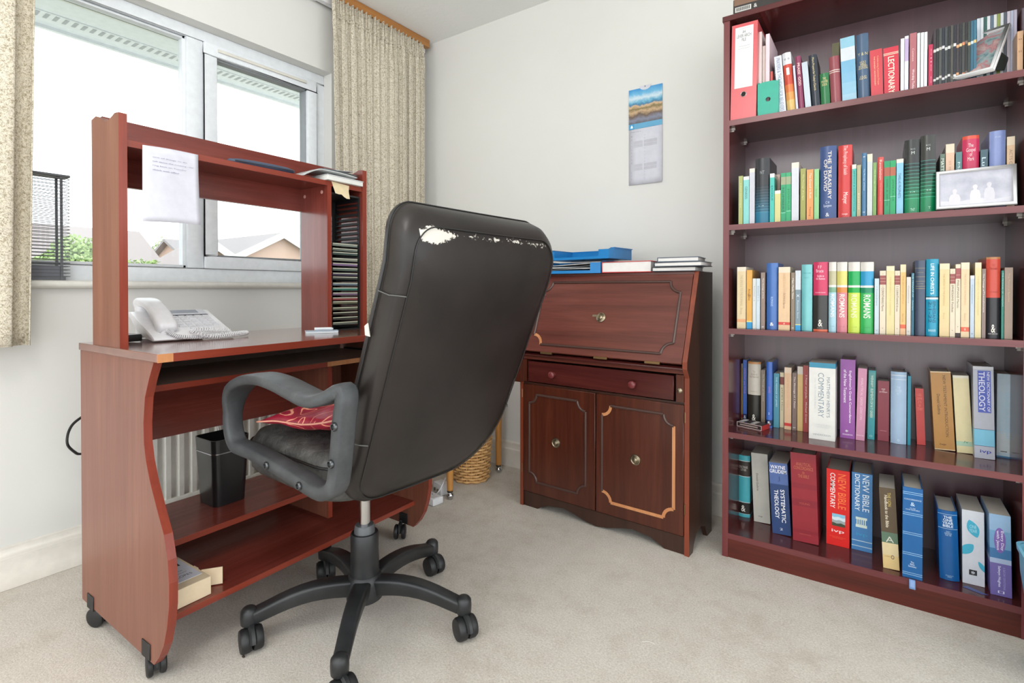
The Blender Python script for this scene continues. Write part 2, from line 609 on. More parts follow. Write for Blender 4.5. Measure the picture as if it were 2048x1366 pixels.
# ---- curtain rail and timber pelmet strip along the ceiling
pl = thing('curtain_pelmet', 'long varnished pine batten under the ceiling above the window', 'pelmet')
MB().box(-2.095, -2.065, -1.6, WY - 0.04, 2.245, 2.288).build('batten', pelmet_m, pl, bev=0.003)
MB().box(-2.135, -2.097, -1.6, WY - 0.02, 2.262, 2.288).build('ceiling_fillet', plain((205, 168, 120), 0.5), pl)
rl = thing('curtain_rail', 'white plastic curtain track behind the pine batten', 'curtain rail')
MB().box(-2.125, -2.100, -1.6, 2.14, 2.222, 2.258).build('track', white_plastic, rl, bev=0.002, seg=1)
for yy in (-0.4, 0.5, 1.45, 2.1):
    MB().box(-2.15, -2.12, yy, yy + 0.02, 2.232, 2.25).build('bracket', white_plastic, rl)


def curtain(label, ya0, ya1, yb0, yb1, zt, zb, folds, seed, xc=-2.066):
    rnd = random.Random(seed)
    ph = [rnd.uniform(0, 6.28) for _ in range(6)]
    wv = [rnd.uniform(0.7, 1.3) for _ in range(40)]
    t = thing('curtain', label, 'curtain', (xc, (yb0 + yb1) / 2, zb))
    cy = (yb0 + yb1) / 2

    def fold(s, k):
        # round tubes of cloth with tight creases between them
        a = s * folds * math.pi + 0.35 * math.sin(s * 9 + ph[1]) + ph[0]
        return (2 * abs(math.sin(a)) ** 0.75 - 1) * (0.72 + 0.28 * math.sin(s * 17 + ph[2]))

    def fn(u, v):
        z = zb + (zt - zb) * v
        g = max(0.0, (v - 0.9) / 0.1)
        e = min(1, v / 0.9)
        y0 = yb0 + (ya0 - yb0) * e ** 1.5
        y1 = yb1 + (ya1 - yb1) * e
        amp = (0.030 * (1 - g) + 0.009 * g) * (1 - 0.25 * v)
        s = u
        x = amp * fold(s, 0) + 0.005 * math.sin(u * folds * 5 * 2 * math.pi) * g
        if v > 0.9:
            x += 0.006 * math.sin(u * folds * 4 * 2 * math.pi + ph[3])
        y = y0 + (y1 - y0) * u + 0.010 * math.sin(u * folds * 4 * math.pi + ph[4]) * (1 - g)
        z += 0.006 * math.sin(u * folds * 4 * math.pi) * (1 if v == 1 else 0) + (0.010 * (abs(math.sin(u * folds * 2 * math.pi)) if v == 1 else 0))
        return (x, y - cy, z - zb)
    MB().grid(fn, folds * 26, 26).build('drape', curtain_m, t, smooth=179, solid=0.002)

    def fh(u, v):
        p = fn(u, 0.955)
        return (p[0] + 0.004, p[1], (zt - zb) * (0.945 + 0.012 * v))
    MB().grid(fh, folds * 22, 1).build('heading_tape', curtain_m, t, smooth=179, solid=0.0012)
    return t


curtain('gathered beige floral curtain hanging in the far corner behind the desk', 1.50, 2.085, 1.515, 2.075, 2.238, 0.735, 11, 3)
curtain('beige floral curtain hanging beside the black wire rack on the sill', -0.42, 0.475, -0.40, 0.452, 2.238, 0.735, 10, 5, -2.05)

# ================================================================== COMPUTER DESK
desk = thing('computer_desk', 'cherry laminate computer desk with curved side panels and a hutch under the window', 'desk', (-1.306, 0.5, 0), R(1.5))
L = 0.845
CURVE = [(-0.031, 0.735), (-0.055, 0.695), (-0.077, 0.650), (-0.085, 0.590), (-0.083, 0.545), (-0.073, 0.505), (-0.051, 0.458), (-0.015, 0.400),
         (0.014, 0.357), (0.031, 0.305), (0.037, 0.255), (0.036, 0.205), (0.026, 0.155), (0.010, 0.110), (-0.012, 0.075), (-0.038, 0.048)]
PANEL = CURVE + [(-0.465, 0.058), (-0.465, 0.735)]


def edge_strip(curve, y0, y1, t=0.003):
    b = MB()
    n = len(curve)
    for i in range(n - 1):
        (xa, za), (xb, zb) = curve[i], curve[i + 1]
        b.add([(xa, y0, za), (xa, y1, za), (xb, y1, zb), (xb, y0, zb), (xa + t, y0, za), (xa + t, y1, za), (xb + t, y1, zb), (xb + t, y0, zb)],
              [(4, 5, 6, 7), (0, 4, 7, 3), (1, 2, 6, 5)])
    return b


for y in (0.0, L - 0.018):
    sp_ = MB().prism(PANEL, 'y', y, y + 0.018).build('side_panel', desk_v, desk)
    edge_strip(CURVE, y, y + 0.018, 0.002).build('edging', desk_e, sp_, smooth=60)
top = MB().box(-0.465, -0.002, -0.004, L + 0.004, 0.736, 0.755).build('desktop', desk_t, desk, bev=0.001, seg=1)
MB().box(-0.002, 0.0, 0.028, L + 0.004, 0.736, 0.755).build('edging', desk_eh, top)
MB().box(-0.002, 0.0, -0.004, 0.028, 0.736, 0.755).build('worn_corner', bare_wood, top)['label'] = 'bare chipboard where the edging has come off'
# sliding keyboard tray
kt = MB().box(-0.42, -0.122, 0.030, L - 0.03, 0.652, 0.667).build('keyboard_tray', wood('tray_grey_brown', [(0.3, (138, 118, 104)), (0.7, (164, 144, 130))], 'y', rough=0.35), desk)
MB().box(-0.122, -0.120, 0.030, 0.53, 0.652, 0.667).build('edging', desk_eh, kt)
MB().box(-0.122, -0.1205, 0.53, 0.66, 0.652, 0.667).build('worn_edge', bare_wood, kt)['label'] = 'chipped bare front edge'
MB().box(-0.122, -0.120, 0.66, L - 0.03, 0.652, 0.667).build('edging', desk_eh, kt)
for y in (0.018, L - 0.030):
    MB().box(-0.40, -0.13, y, y + 0.012, 0.655, 0.672).cyl((-0.125, y, 0.660), (-0.125, y + 0.012, 0.660), 0.009, 12).build('tray_runner', rubber, desk)
MB().box(-0.425, -0.42, 0.03, L - 0.03, 0.667, 0.73).build('tray_backboard', plain((96, 80, 70), 0.5), desk)
MB().box(-0.36, -0.345, 0.018, 0.55, 0.48, 0.64).build('modesty_panel', desk_h, desk)
dv = MB().box(-0.44, -0.15, 0.552, 0.568, 0.152, 0.65).build('divider', desk_v, desk)
MB().box(-0.150, -0.148, 0.552, 0.568, 0.152, 0.65).build('edging', desk_e, dv)
MB().box(-0.44, -0.43, 0.568, L - 0.018, 0.152, 0.65).build('compartment_back', desk_v, desk)
MB().box(-0.44, -0.165, 0.568, L - 0.018, 0.44, 0.455).build('compartment_shelf', desk_h, desk)
ms = MB().box(-0.45, -0.182, 0.018, 0.552, 0.234, 0.250).build('middle_shelf', desk_h, desk)
MB().box(-0.182, -0.180, 0.018, 0.552, 0.234, 0.250).build('edging', desk_eh, ms)
bs = MB().box(-0.45, -0.032, 0.018, L - 0.018, 0.128, 0.143).build('bottom_shelf', desk_h, desk)
MB().box(-0.032, -0.030, 0.018, L - 0.018, 0.128, 0.143).build('edging', desk_eh, bs)
MB().box(-0.45, -0.438, 0.018, L - 0.018, 0.143, 0.205).build('rear_strip', plain((104, 84, 72), 0.5), desk)  # low grey-brown strip along the back of the bottom shelf
# hutch
HP = [(-0.378, 0.755), (-0.212, 0.755), (-0.212, 1.330), (-0.232, 1.332), (-0.252, 1.326), (-0.275, 1.320), (-0.298, 1.323), (-0.325, 1.338), (-0.350, 1.345), (-0.378, 1.340)]
HR = 0.768
for y in (0.0, HR - 0.018):
    hp = MB().prism(HP, 'y', y, y + 0.018).build('hutch_side', desk_v if y == 0 else desk_r, desk)  # left side in the browner copy with the sheen in its colour
    MB().box(-0.212, -0.210, y, y + 0.018, 0.755, 1.330).build('edging', desk_e, hp)
hb = MB().box(-0.378, -0.362, 0.018, HR - 0.018, 1.175, 1.352).build('hutch_back_rail', desk_h, desk)
hs = MB().box(-0.362, -0.217, 0.018, HR - 0.018, 1.252, 1.268).build('hutch_shelf', desk_h, desk)
MB().box(-0.217, -0.215, 0.018, HR - 0.018, 1.252, 1.268).build('edging', desk_eh, hs)
hi = MB().box(-0.362, -0.217, 0.603, 0.619, 0.755, 1.252).build('hutch_upright', desk_r, desk)
MB().box(-0.217, -0.215, 0.603, 0.619, 0.755, 1.252).build('edging', desk_e, hi)
for (x, z) in ((-0.245, 1.232), (-0.340, 1.225)):
    MB().lathe([(0.0001, -0.001), (0.0065, -0.001), (0.006, 0.0012), (0.0001, 0.0016)], (x, 0.603, z), 12, 'y').build('screw_cap', plain((196, 150, 138), 0.4), desk)
# castors
CAST = [(-0.405, 0.02, 0.4), (-0.075, 0.02, -0.3), (-0.405, L - 0.02, 0.6), (-0.085, L - 0.035, 2.2)]
for (x, y, a) in CAST:
    b = MB()
    for s in (-1, 1):
        b.lathe([(0.012, 0.006 * s), (0.023, 0.007 * s), (0.0255, 0.011 * s), (0.0255, 0.017 * s), (0.021, 0.020 * s), (0.004, 0.021 * s)], (0, 0, 0.0256), 20, 'y')
    b.box(-0.004, 0.022, -0.006, 0.006, 0.02, 0.052)
    b.tube([(-0.018 * math.cos(t), 0, 0.026 + 0.029 * math.sin(t)) for t in [math.pi * k / 8 for k in range(9)]], 0.006, 6)
    b.cyl((0.012, 0, 0.045), (0.012, 0, 0.064), 0.0055, 10)
    b.xform(Matrix.Translation((x, y, 0)) @ Matrix.Rotation(a, 4, 'Z'))
    c = b.build('castor', rubber, desk, smooth=40)
    yy = 0 if y < 0.4 else L - 0.018
    MB().box(x - 0.02, x + 0.022, yy - 0.0025, yy + 0.0205, 0.05, 0.088).build('castor_bracket', rubber, c, bev=0.001, seg=1)
DM = desk.matrix_basis.copy() if False else Matrix.Translation((-1.306, 0.5, 0)) @ Matrix.Rotation(R(1.5), 4, 'Z')


def on_desk(x, y, z):
    return DM @ Vector((x, y, z))


# ---- black disc rack inside the hutch, with its cases
rk = thing('disc_rack', 'tall black slotted plastic rack standing inside the hutch compartment', 'rack', on_desk(-0.29, 0.684, 0.756), R(1.5))
for s in (-1, 1):
    b = MB()
    b.box(-0.066, 0.066, s * 0.062 - 0.0015, s * 0.062 + 0.0015, 0.0, 0.012)
    b.box(-0.066, 0.066, s * 0.062 - 0.0015, s * 0.062 + 0.0015, 0.46, 0.472)
    b.box(-0.066, -0.056, s * 0.062 - 0.0015, s * 0.062 + 0.0015, 0.012, 0.46)
    b.box(0.056, 0.066, s * 0.062 - 0.0015, s * 0.062 + 0.0015, 0.012, 0.46)
    for k in range(26):
        z = 0.02 + k * 0.017
        b.box(-0.056, 0.056, s * 0.062 - 0.0015, s * 0.062 + 0.0015, z, z + 0.008)
        b.box(-0.06, 0.062, s * 0.0605 - s * 0.004 - 0.002, s * 0.0605 - s * 0.004 + 0.002, z - 0.001, z + 0.0012)
    b.build('slotted_side', rubber, rk)
b = MB().box(-0.066, 0.066, -0.0635, 0.0635, 0.472, 0.478)
b.box(-0.066, 0.066, -0.0635, 0.0635, -0.0005, 0.003)
b.box(-0.068, -0.066, -0.0635, -0.045, 0.0, 0.478).box(-0.068, -0.066, 0.045, 0.0635, 0.0, 0.478)
b.build('rack_frame', rubber, rk)
disc_cols = [(120, 128, 118), (96, 104, 96), (70, 84, 78), (128, 132, 118), (120, 96, 128), (86, 98, 88), (70, 62, 80), (62, 66, 60), (98, 110, 120), (60, 112, 100),
             (112, 92, 112), (128, 66, 66), (104, 104, 84), (92, 94, 80), (50, 50, 46), (56, 58, 54), (96, 102, 92)]
names = ['grey green', 'dull green', 'dark green', 'olive', 'purple', 'moss green', 'dark violet', 'charcoal', 'slate blue', 'teal', 'mauve', 'brick red', 'khaki', 'drab green', 'black', 'dark grey', 'pale grey']
for k in range(17):
    z = 0.775 + (16 - k) * 0.0172 + (0.004 if k % 5 == 2 else 0)
    t = thing('disc_case', '%s disc case lying flat in the black rack in the hutch' % names[k], 'disc case', on_desk(-0.288, 0.684, z), R(1.5), 'disc cases stacked in the rack')
    MB().box(-0.060, 0.064, -0.0530, 0.0530, 0, 0.009).build('case', plain(disc_cols[k], 0.2), t)
    MB().box(0.064, 0.0652, -0.0528, 0.0528, 0.0068, 0.0092).build('case_lip', plain((206, 206, 184), 0.25), t)

# ---- things on the hutch shelf
bb = thing('notepad', 'thick white notepad lying at the end of the hutch shelf', 'notepad', on_desk(-0.262, 0.672, 1.2685), R(3))
MB().box(-0.055, 0.062, -0.082, 0.072, 0, 0.016).build('leaves', plain((222, 222, 216), 0.6), bb, bev=0.0015, seg=1)
MB().box(-0.056, 0.063, -0.083, 0.073, 0.016, 0.0185).build('cover', plain((198, 200, 200), 0.4), bb)
mg = thing('brochure', 'curled glossy grey brochure drooping off the notepad', 'brochure', on_desk(-0.27, 0.645, 1.2875), R(0))


def mgf(u, v, o=0):
    y = -0.13 + 0.215 * u
    z = 0.010 - 0.026 * max(0, 1 - u * 3.2) ** 1.4 + 0.006 * math.sin(u * 3) + o
    return (-0.06 + 0.115 * v, y, z)


MB().grid(mgf, 22, 4).build('sheets', plain((186, 188, 186), 0.3), mg, smooth=179, solid=0.004)
MB().grid(lambda u, v: (mgf(u, v)[0] * 0.9, mgf(u, v)[1] + 0.01, mgf(u, v)[2] + 0.0055 + 0.003 * u), 22, 4).build('inner_sheet', plain((112, 116, 116), 0.35), mg, smooth=179, solid=0.001)
lf = thing('loose_paper', 'loose white sheet on top of the brochure pile', 'paper', on_desk(-0.27, 0.672, 1.3078), R(-4))
MB().grid(lambda u, v: (-0.055 + 0.1 * v, -0.065 + 0.125 * u, 0.004 + 0.008 * u * u + 0.004 * math.sin(v * 3)), 10, 4).build('sheet', paper_m, lf, smooth=179, solid=0.0008)
sn = thing('sticky_note', 'torn cream sticky note hanging over the hutch shelf edge', 'note', on_desk(-0.2135, 0.652, 1.262), R(1.5))
MB().prism([(-0.034, 0.006), (0.040, 0.002), (0.038, -0.018), (0.043, -0.044), (0.030, -0.045), (0.018, -0.040), (0.008, -0.033), (-0.004, -0.034), (-0.018, -0.032), (-0.024, -0.018)], 'x', 0.0, 0.0008).build('note_sheet', plain((226, 208, 168), 0.7), sn)
gc = thing('spectacle_case', 'long dark blue spectacle case lying on the hutch shelf', 'case', on_desk(-0.255, 0.395, 1.2685), R(86))
gcb = MB()
for k in range(15):
    pass
prof = [(0.001, -0.105), (0.012, -0.098), (0.019, -0.075), (0.022, -0.03), (0.022, 0.03), (0.019, 0.075), (0.012, 0.098), (0.001, 0.105)]
gcb.lathe(prof, (0, 0, 0), 18, 'x')
gcb.v = [(x, y, max(0.0, z * 0.55 + 0.0115)) for x, y, z in gcb.v]
gcb.build('shell', plain((62, 74, 96), 0.4), gc, smooth=60)
MB().box(-0.09, 0.09, -0.0225, -0.0205, 0.0095, 0.012).build('hinge_seam', rubber, gc)
# handwritten sheet hanging from the shelf
hp_ = thing('paper_sheet', 'white handwritten sheet hanging from the hutch shelf', 'paper', on_desk(-0.2115, 0.119, 1.262), R(1.5))


def shf(u, v):
    y = -0.068 + 0.134 * u
    z = -0.192 * v + 0.004 * math.sin(u * 2)
    return (0.001 + 0.010 * v * v * (0.2 + u) + 0.002 * math.sin(u * 5), y - 0.006 * v * (0.2 if u < .5 else 0), z)


MB().grid(shf, 12, 12).build('sheet', paper_m, hp_, smooth=179, solid=0.0005)
ink = plain((120, 120, 150), 0.8)
for k, (s, w) in enumerate((("one of things to do", 0.082), ("call about the meeting - list", 0.098), ("ring back on Tuesday", 0.080), ("check with office", 0.062))):
    text_on('handwriting', s, ink, hp_, (0.0052, -0.047 + w / 2, -0.026 - 0.0105 * k), (0, 1, 0), (0.02, 0, 1), w, 0.0036)

def rrect(w, d, r, n=5):
    out = []
    for (cx, cy, a0) in ((w / 2 - r, d / 2 - r, 0), (-w / 2 + r, d / 2 - r, 90), (-w / 2 + r, -d / 2 + r, 180), (w / 2 - r, -d / 2 + r, 270)):
        for k in range(n + 1):
            a = R(a0 + 90 * k / n)
            out.append((cx + r * math.cos(a), cy + r * math.sin(a)))
    return out


def loft(layers, b=None, cap0=True, cap1=True, mi=None):
    b = b or MB()
    n = len(layers[0])
    vs = [p for lay in layers for p in lay]
    fs = []
    for i in range(len(layers) - 1):
        for k in range(n):
            fs.append((i * n + k, i * n + (k + 1) % n, (i + 1) * n + (k + 1) % n, (i + 1) * n + k))
    if cap0:
        fs.append(tuple(range(n))[::-1])
    if cap1:
        fs.append(tuple((len(layers) - 1) * n + k for k in range(n)))
    return b.add(vs, fs, mi)


def rl_(w, d, r, z):
    return [(x, y, z) for x, y in rrect(w, d, r)]


# ---- telephone
ph = thing('telephone', 'white corded desk telephone with handset resting on its left', 'telephone', on_desk(-0.375, 0.215, 0.7555), R(1.5 - 4))
PB = [(-0.105, 0.072), (-0.100, 0.078), (-0.085, 0.078), (0.085, 0.018), (0.10, 0.010), (0.10, 0.004), (0.09, 0.002), (-0.01, 0.014), (-0.085, 0.060), (-0.10, 0.062)]
white_ph = plain((226, 225, 227), 0.3)
MB().prism(PB, 'y', -0.105, 0.105).build('body', white_ph, ph, bev=0.003)
MB().prism([(-0.097, 0.064), (-0.055, 0.045), (-0.070, 0.002), (-0.112, 0.002)], 'y', -0.085, 0.085).build('stand', plain((206, 206, 210), 0.35), ph, bev=0.003)


def slope(x, y, h=0.0):
    sx, sz = 0.17, -0.060
    n = math.hypot(sx, sz)
    return Vector((-0.085 + x * sx / n + 0.33 * h, y, 0.078 + x * sz / n + 0.94 * h))


def slab(x0, x1, y0, y1, h0, h1, b=None):
    b = b or MB()
    P = [slope(x, y, h) for h in (h0, h1) for y in (y0, y1) for x in (x0, x1)]
    b.add(P, [(0, 2, 3, 1), (4, 5, 7, 6), (0, 1, 5, 4), (2, 6, 7, 3), (0, 4, 6, 2), (1, 3, 7, 5)])
    return b


slab(0.002, 0.040, -0.022, 0.088, 0.0, 0.004).build('display_bezel', plain((206, 208, 214), 0.3), ph, bev=0.001, seg=1)
slab(0.008, 0.032, -0.014, 0.066, 0.004, 0.0046).build('display', plain((150, 156, 166), 0.15), ph)
slab(0.0405, 0.0425, -0.020, 0.090, 0.0, 0.002).build('display_gap', rubber, ph)
kb = []
for r_ in range(6):
    for c_ in range(5):
        y0 = -0.020 + c_ * 0.0225
        x0 = 0.049 + r_ * 0.0185
        if r_ == 5 and c_ in (0, 4):
            continue
        slab(x0, x0 + 0.010, y0, y0 + 0.016, 0.0, 0.0035).build('key', plain((214, 214, 218), 0.35), ph)
# handset: an arched bar with two bulbs
def sec_(x, z, tilt_, w, t):
    """rounded-rectangle section across the handset; tilt_ is the slope of its axis"""
    out = []
    for (a, c) in rrect(w, t, min(t, w) * 0.42, 4):
        out.append((x - c * math.sin(tilt_), -0.062 + a, z + c * math.cos(tilt_)))
    return out


hl = []
for k in range(15):
    t = k / 14
    x = -0.128 + 0.205 * t
    z = 0.100 - 0.070 * t + 0.030 * math.sin(math.pi * min(1, t * 1.02)) ** 0.9
    sl = math.atan2(-0.070 + 0.030 * math.pi * math.cos(math.pi * t), 0.205)
    e = abs(t - 0.5) * 2
    th = 0.024 + 0.012 * e ** 3
    if k in (0, 14):
        th *= 0.6
    hl.append(sec_(x, z, sl, 0.050 + 0.004 * e - (0.012 if k in (0, 14) else 0), th))
loft(hl).build('handset', white_ph, ph, smooth=179)
loft([rl_(0.046, 0.046, 0.02, 0.0), rl_(0.050, 0.050, 0.02, 0.030)]).xform(Matrix.Translation((-0.103, -0.062, 0.070))).build('earpiece', white_ph, ph, smooth=50)
loft([rl_(0.044, 0.044, 0.02, 0.0), rl_(0.050, 0.050, 0.02, 0.030)]).xform(Matrix.Translation((0.055, -0.062, 0.014))).build('mouthpiece', white_ph, ph, smooth=50)
cp = []
path = [Vector(p) for p in [(0.085, -0.070, 0.030), (0.105, -0.050, 0.014), (0.118, -0.010, 0.010), (0.118, 0.030, 0.010), (0.120, 0.070, 0.012), (0.100, 0.120, 0.012), (0.080, 0.150, 0.010), (0.105, 0.128, 0.010), (0.128, 0.080, 0.010), (0.134, 0.030, 0.009), (0.120, -0.02, 0.026), (0.10, 0.03, 0.028), (0.098, 0.09, 0.022)]]


def catmull(P, n):
    out = []
    for i in range(len(P) - 1):
        p0, p1, p2, p3 = P[max(i - 1, 0)], P[i], P[i + 1], P[min(i + 2, len(P) - 1)]
        for k in range(n):
            t = k / n
            out.append(0.5 * ((2 * p1) + (-p0 + p2) * t + (2 * p0 - 5 * p1 + 4 * p2 - p3) * t * t + (-p0 + 3 * p1 - 3 * p2 + p3) * t ** 3))
    out.append(P[-1])
    return out


sm = catmull(path, 60)
for i, p in enumerate(sm):
    t = (sm[min(i + 1, len(sm) - 1)] - sm[max(i - 1, 0)]).normalized()
    a = t.cross(Vector((0, 0, 1))).normalized()
    b_ = a.cross(t)
    ang = i * 0.9
    cp.append(p + (a * math.cos(ang) + b_ * math.sin(ang)) * 0.0055)
MB().tube(cp, 0.0013, 5).build('coiled_cord', white_ph, ph, smooth=179)

bx = thing('black_box', 'small flat black plastic box beside the left hutch panel', 'box', on_desk(-0.375, 0.055, 0.7555), R(10))
MB().box(-0.035, 0.035, -0.032, 0.042, 0.002, 0.020).build('case', rubber, bx, bev=0.003)
MB().box(-0.034, 0.034, -0.031, 0.041, 0.020, 0.0215).build('lid', plain((150, 152, 158), 0.3), bx, bev=0.001, seg=1)
nb_ = thing('pocket_notebook', 'small pale blue notebook lying on the desktop by the disc rack', 'notebook', on_desk(-0.435, 0.555, 0.7555), R(-30))
nb_.location = on_desk(-0.19, 0.56, 0.7555)
MB().box(-0.022, 0.022, -0.050, 0.050, 0, 0.006).build('leaves', plain((214, 222, 226), 0.5), nb_)
MB().box(-0.023, 0.023, -0.051, 0.051, 0.006, 0.0075).build('cover', plain((170, 186, 200), 0.4), nb_)
pn = tag(MB().tube([(-0.012, -0.02, 0.0125), (0.004, 0.03, 0.0125), (0.006, 0.036, 0.0125)], [0.005, 0.005, 0.002], 10).build('pen_cap', plain((222, 224, 226), 0.3), None, smooth=40), 'short white pen resting on the small blue notebook', 'pen')
pn.location = nb_.location
pn.rotation_euler = (0, 0, R(-20))

# ---- black bin on the middle shelf
bn = thing('waste_bin', 'tall black plastic bin with a silver line on the desk shelf', 'bin', on_desk(-0.345, 0.315, 0.2505), R(1.5))


bin_m = plain((30, 30, 31), 0.25)
loft([rl_(0.104, 0.096, 0.02, 0), rl_(0.118, 0.112, 0.02, 0.158), rl_(0.118, 0.112, 0.02, 0.158)]).build('body', bin_m, bn, smooth=40)
loft([rl_(0.1195, 0.1135, 0.02, 0.158), rl_(0.120, 0.114, 0.02, 0.1605)]).build('silver_line', plain((190, 192, 200), 0.25, 1.0), bn, smooth=40)
loft([rl_(0.118, 0.112, 0.02, 0.1605), rl_(0.121, 0.115, 0.02, 0.200), rl_(0.115, 0.109, 0.018, 0.200), rl_(0.112, 0.106, 0.018, 0.165)], cap0=True, cap1=True).build('rim_band', bin_m, bn, smooth=40)

# ---- carton on the bottom shelf
ctn = thing('carton', 'opened cream cardboard carton on the bottom desk shelf', 'carton', on_desk(-0.13, 0.078, 0.1435), R(2))
cream = plain((226, 206, 174), 0.75)
b = MB().box(-0.115, 0.085, -0.052, 0.052, 0, 0.045)
b.build('carton_body', cream, ctn, bev=0.001, seg=1)
MB().box(0.0, 0.020, 0.052, 0.0535, -0.0, 0.045).xform(Matrix.Identity(4)).build('tuck_tab', cream, ctn)
fl = MB().box(0.0, 0.048, 0, 0.0012, 0, 0.043).xform(Matrix.Translation((0.036, 0.0525, 0.002)) @ Matrix.Rotation(R(52), 4, 'Z'))
fl.build('flap', cream, ctn)
MB().box(-0.10, 0.055, -0.045, 0.045, 0.045, 0.0458).build('address_label', paper_m, ctn)
for k, (s, xx, hh) in enumerate((('ENVELOPES', 0.03, 0.010), ('500 pieces', 0.012, 0.006), ('DL white', -0.002, 0.005))):
    text_on('label_print', s, plain((60, 60, 66), 0.7), ctn, (xx, 0, 0.0462), (0, 1, 0), (-1, 0, 0), 0.065 - 0.008 * k, hh)
b = MB()
x = -0.085
for k in range(22):
    w_ = 0.0008 + 0.0012 * ((k * 7) % 3)
    b.box(-0.06, -0.03, -0.035 + k * 0.0032, -0.035 + k * 0.0032 + w_, 0.0458, 0.0461)
stuff(b.build('barcode', rubber, ctn))

# ---- radiator behind the desk
rd = thing('radiator', 'white panel radiator on the wall below the window behind the desk', 'radiator', (0, 0, 0))
b = MB()
prf = []
y = 0.66
while y < 1.50:
    prf += [(-2.075, y), (-2.075, y + 0.012), (-2.060, y + 0.018), (-2.060, y + 0.034), (-2.075, y + 0.040)]
    y += 0.043
prf2 = [(x_, y_) for x_, y_ in prf]
n = len(prf2)
b.add([(x_, y_, 0.15) for x_, y_ in prf2] + [(x_, y_, 0.62) for x_, y_ in prf2], [(i, i + 1, n + i + 1, n + i) for i in range(n - 1)])
b.build('fluted_panel', gloss_white, rd, smooth=50)
b = MB()
b.box(-2.10, -2.058, 0.655, 1.525, 0.615, 0.635)
b.box(-2.10, -2.058, 0.655, 1.525, 0.135, 0.155)
b.box(-2.10, -2.080, 0.655, 1.525, 0.155, 0.615)
b.build('convector_case', gloss_white, rd, bev=0.003)
for yy in (0.8, 1.35):
    MB().box(WX + 0.001, -2.10, yy, yy + 0.03, 0.3, 0.5).build('bracket', gloss_white, rd)
MB().tube([(-2.085, 0.64, 0.145), (-2.085, 0.655, 0.145)], 0.010, 10).tube([(-2.085, 0.64, 0.0), (-2.085, 0.64, 0.15)], 0.0075, 10).build('pipe', gloss_white, rd)

# cables
tag(MB().tube(catmull([Vector(p) for p in [(-2.10, 0.60, 0.50), (-2.06, 0.545, 0.475), (-2.03, 0.525, 0.43), (-2.06, 0.555, 0.385), (-2.09, 0.60, 0.34), (-2.10, 0.61, 0.10), (-2.05, 0.60, 0.006), (-1.9, 0.60, 0.006)]], 8), 0.004, 6).build('black_cable', rubber, None, smooth=179), 'black cable looping out beside the left desk panel', 'cable')
tag(MB().tube(catmull([Vector(p) for p in [(-1.90, 0.90, 0.78), (-1.93, 0.90, 0.60), (-1.93, 0.93, 0.38), (-1.90, 0.98, 0.22), (-1.92, 1.08, 0.10), (-1.90, 1.3, 0.006), (-1.75, 1.6, 0.006)]], 10), 0.003, 6).build('white_cable', white_plastic, None, smooth=179), 'thin white cable hanging in front of the radiator', 'cable')
# black wire rack on the window sill
rackm = plain((96, 98, 102), 0.4)  # black wire, greyed with the window glare put into the colour
wr = thing('wire_rack', 'black wire tray rack standing on the window sill beside the curtain', 'rack', (-2.1715, 0.47, 0.9285))
b = MB()
b.box(-0.028, 0.028, -0.10, 0.098, 0.330, 0.338)
b.build('rack_top', rackm, wr, bev=0.002, seg=1)
for (x, y) in ((-0.026, 0.075), (0.024, 0.075), (-0.026, -0.08), (0.024, -0.08)):
    MB().box(x - 0.002, x + 0.002, y - 0.0035, y + 0.0035, 0, 0.332).build('upright', rackm, wr)
for k in range(30):
    z = 0.012 + k * 0.0108
    w_ = MB()
    w_.tube([(0.026, -0.095, z), (0.028, 0.09, z), (0.020, 0.097, z), (-0.026, 0.097, z), (-0.029, 0.088, z + 0.001), (-0.029, -0.095, z + 0.001)], 0.0011, 5)
    w_.build('wire_tray', rackm, wr)
MB().box(-0.024, 0.024, -0.095, 0.085, 0.0, 0.010).build('rack_base', rackm, wr)
MB().box(-0.020, 0.020, -0.09, 0.08, 0.010, 0.045).build('stacked_papers', plain((120, 122, 130), 0.7), wr)

# ================================================================== OFFICE CHAIR
chair = thing('office_chair', 'worn black leather office chair with looped armrests and five castors', 'chair', (-1.143, 0.930, 0), R(177))
back_m = leather('scuffed_black_leather', (1.006, 0.185))
B0 = Vector((-0.254, 0, 0.426))
UPV = Vector((-0.236, 0, 0.585)).normalized()
NRM = Vector((-UPV.z, 0, UPV.x))          # to the rear of the chair
H = 0.653


def back_outline(inset, itop, n=9):
    hw, h = 0.243 - inset, H
    pts = []
    rb, rl3, rt = 0.170, 0.075, 0.060
    lo, hi = inset, H - itop
    wb, wt = hw - 0.012, hw
    for (cx, cz, r, a0) in ((wt - rt, hi - rt, rt, 0), (-wt + rt, hi - rt, rt, 90), (-wb + rb, lo + rb, rb, 180), (wb - rl3, lo + rl3, rl3, 270)):
        r = max(r - inset * 0.5, 0.02)
        for k in range(n + 1):
            a = R(a0 + 90 * k / n)
            pts.append((cx + r * math.cos(a), cz + r * math.sin(a)))
        # straight sides subdivided
    out = []
    for i in range(len(pts)):
        p, q = pts[i], pts[(i + 1) % len(pts)]
        d = math.hypot(q[0] - p[0], q[1] - p[1])
        k = max(1, int(d / 0.05))
        for j in range(k):
            out.append((p[0] + (q[0] - p[0]) * j / k, p[1] + (q[1] - p[1]) * j / k))
    return out


def back_pt(y, w, n):
    bend = -1.5 * max(0, w - 0.52) ** 2 * 1.6 - 0.6 * max(0, 0.12 - w) ** 2
    n2 = n + bend + 0.006 * (1 - (y / 0.25) ** 2)
    p = B0 + UPV * w + NRM * n2
    return (p.x, y, p.z)


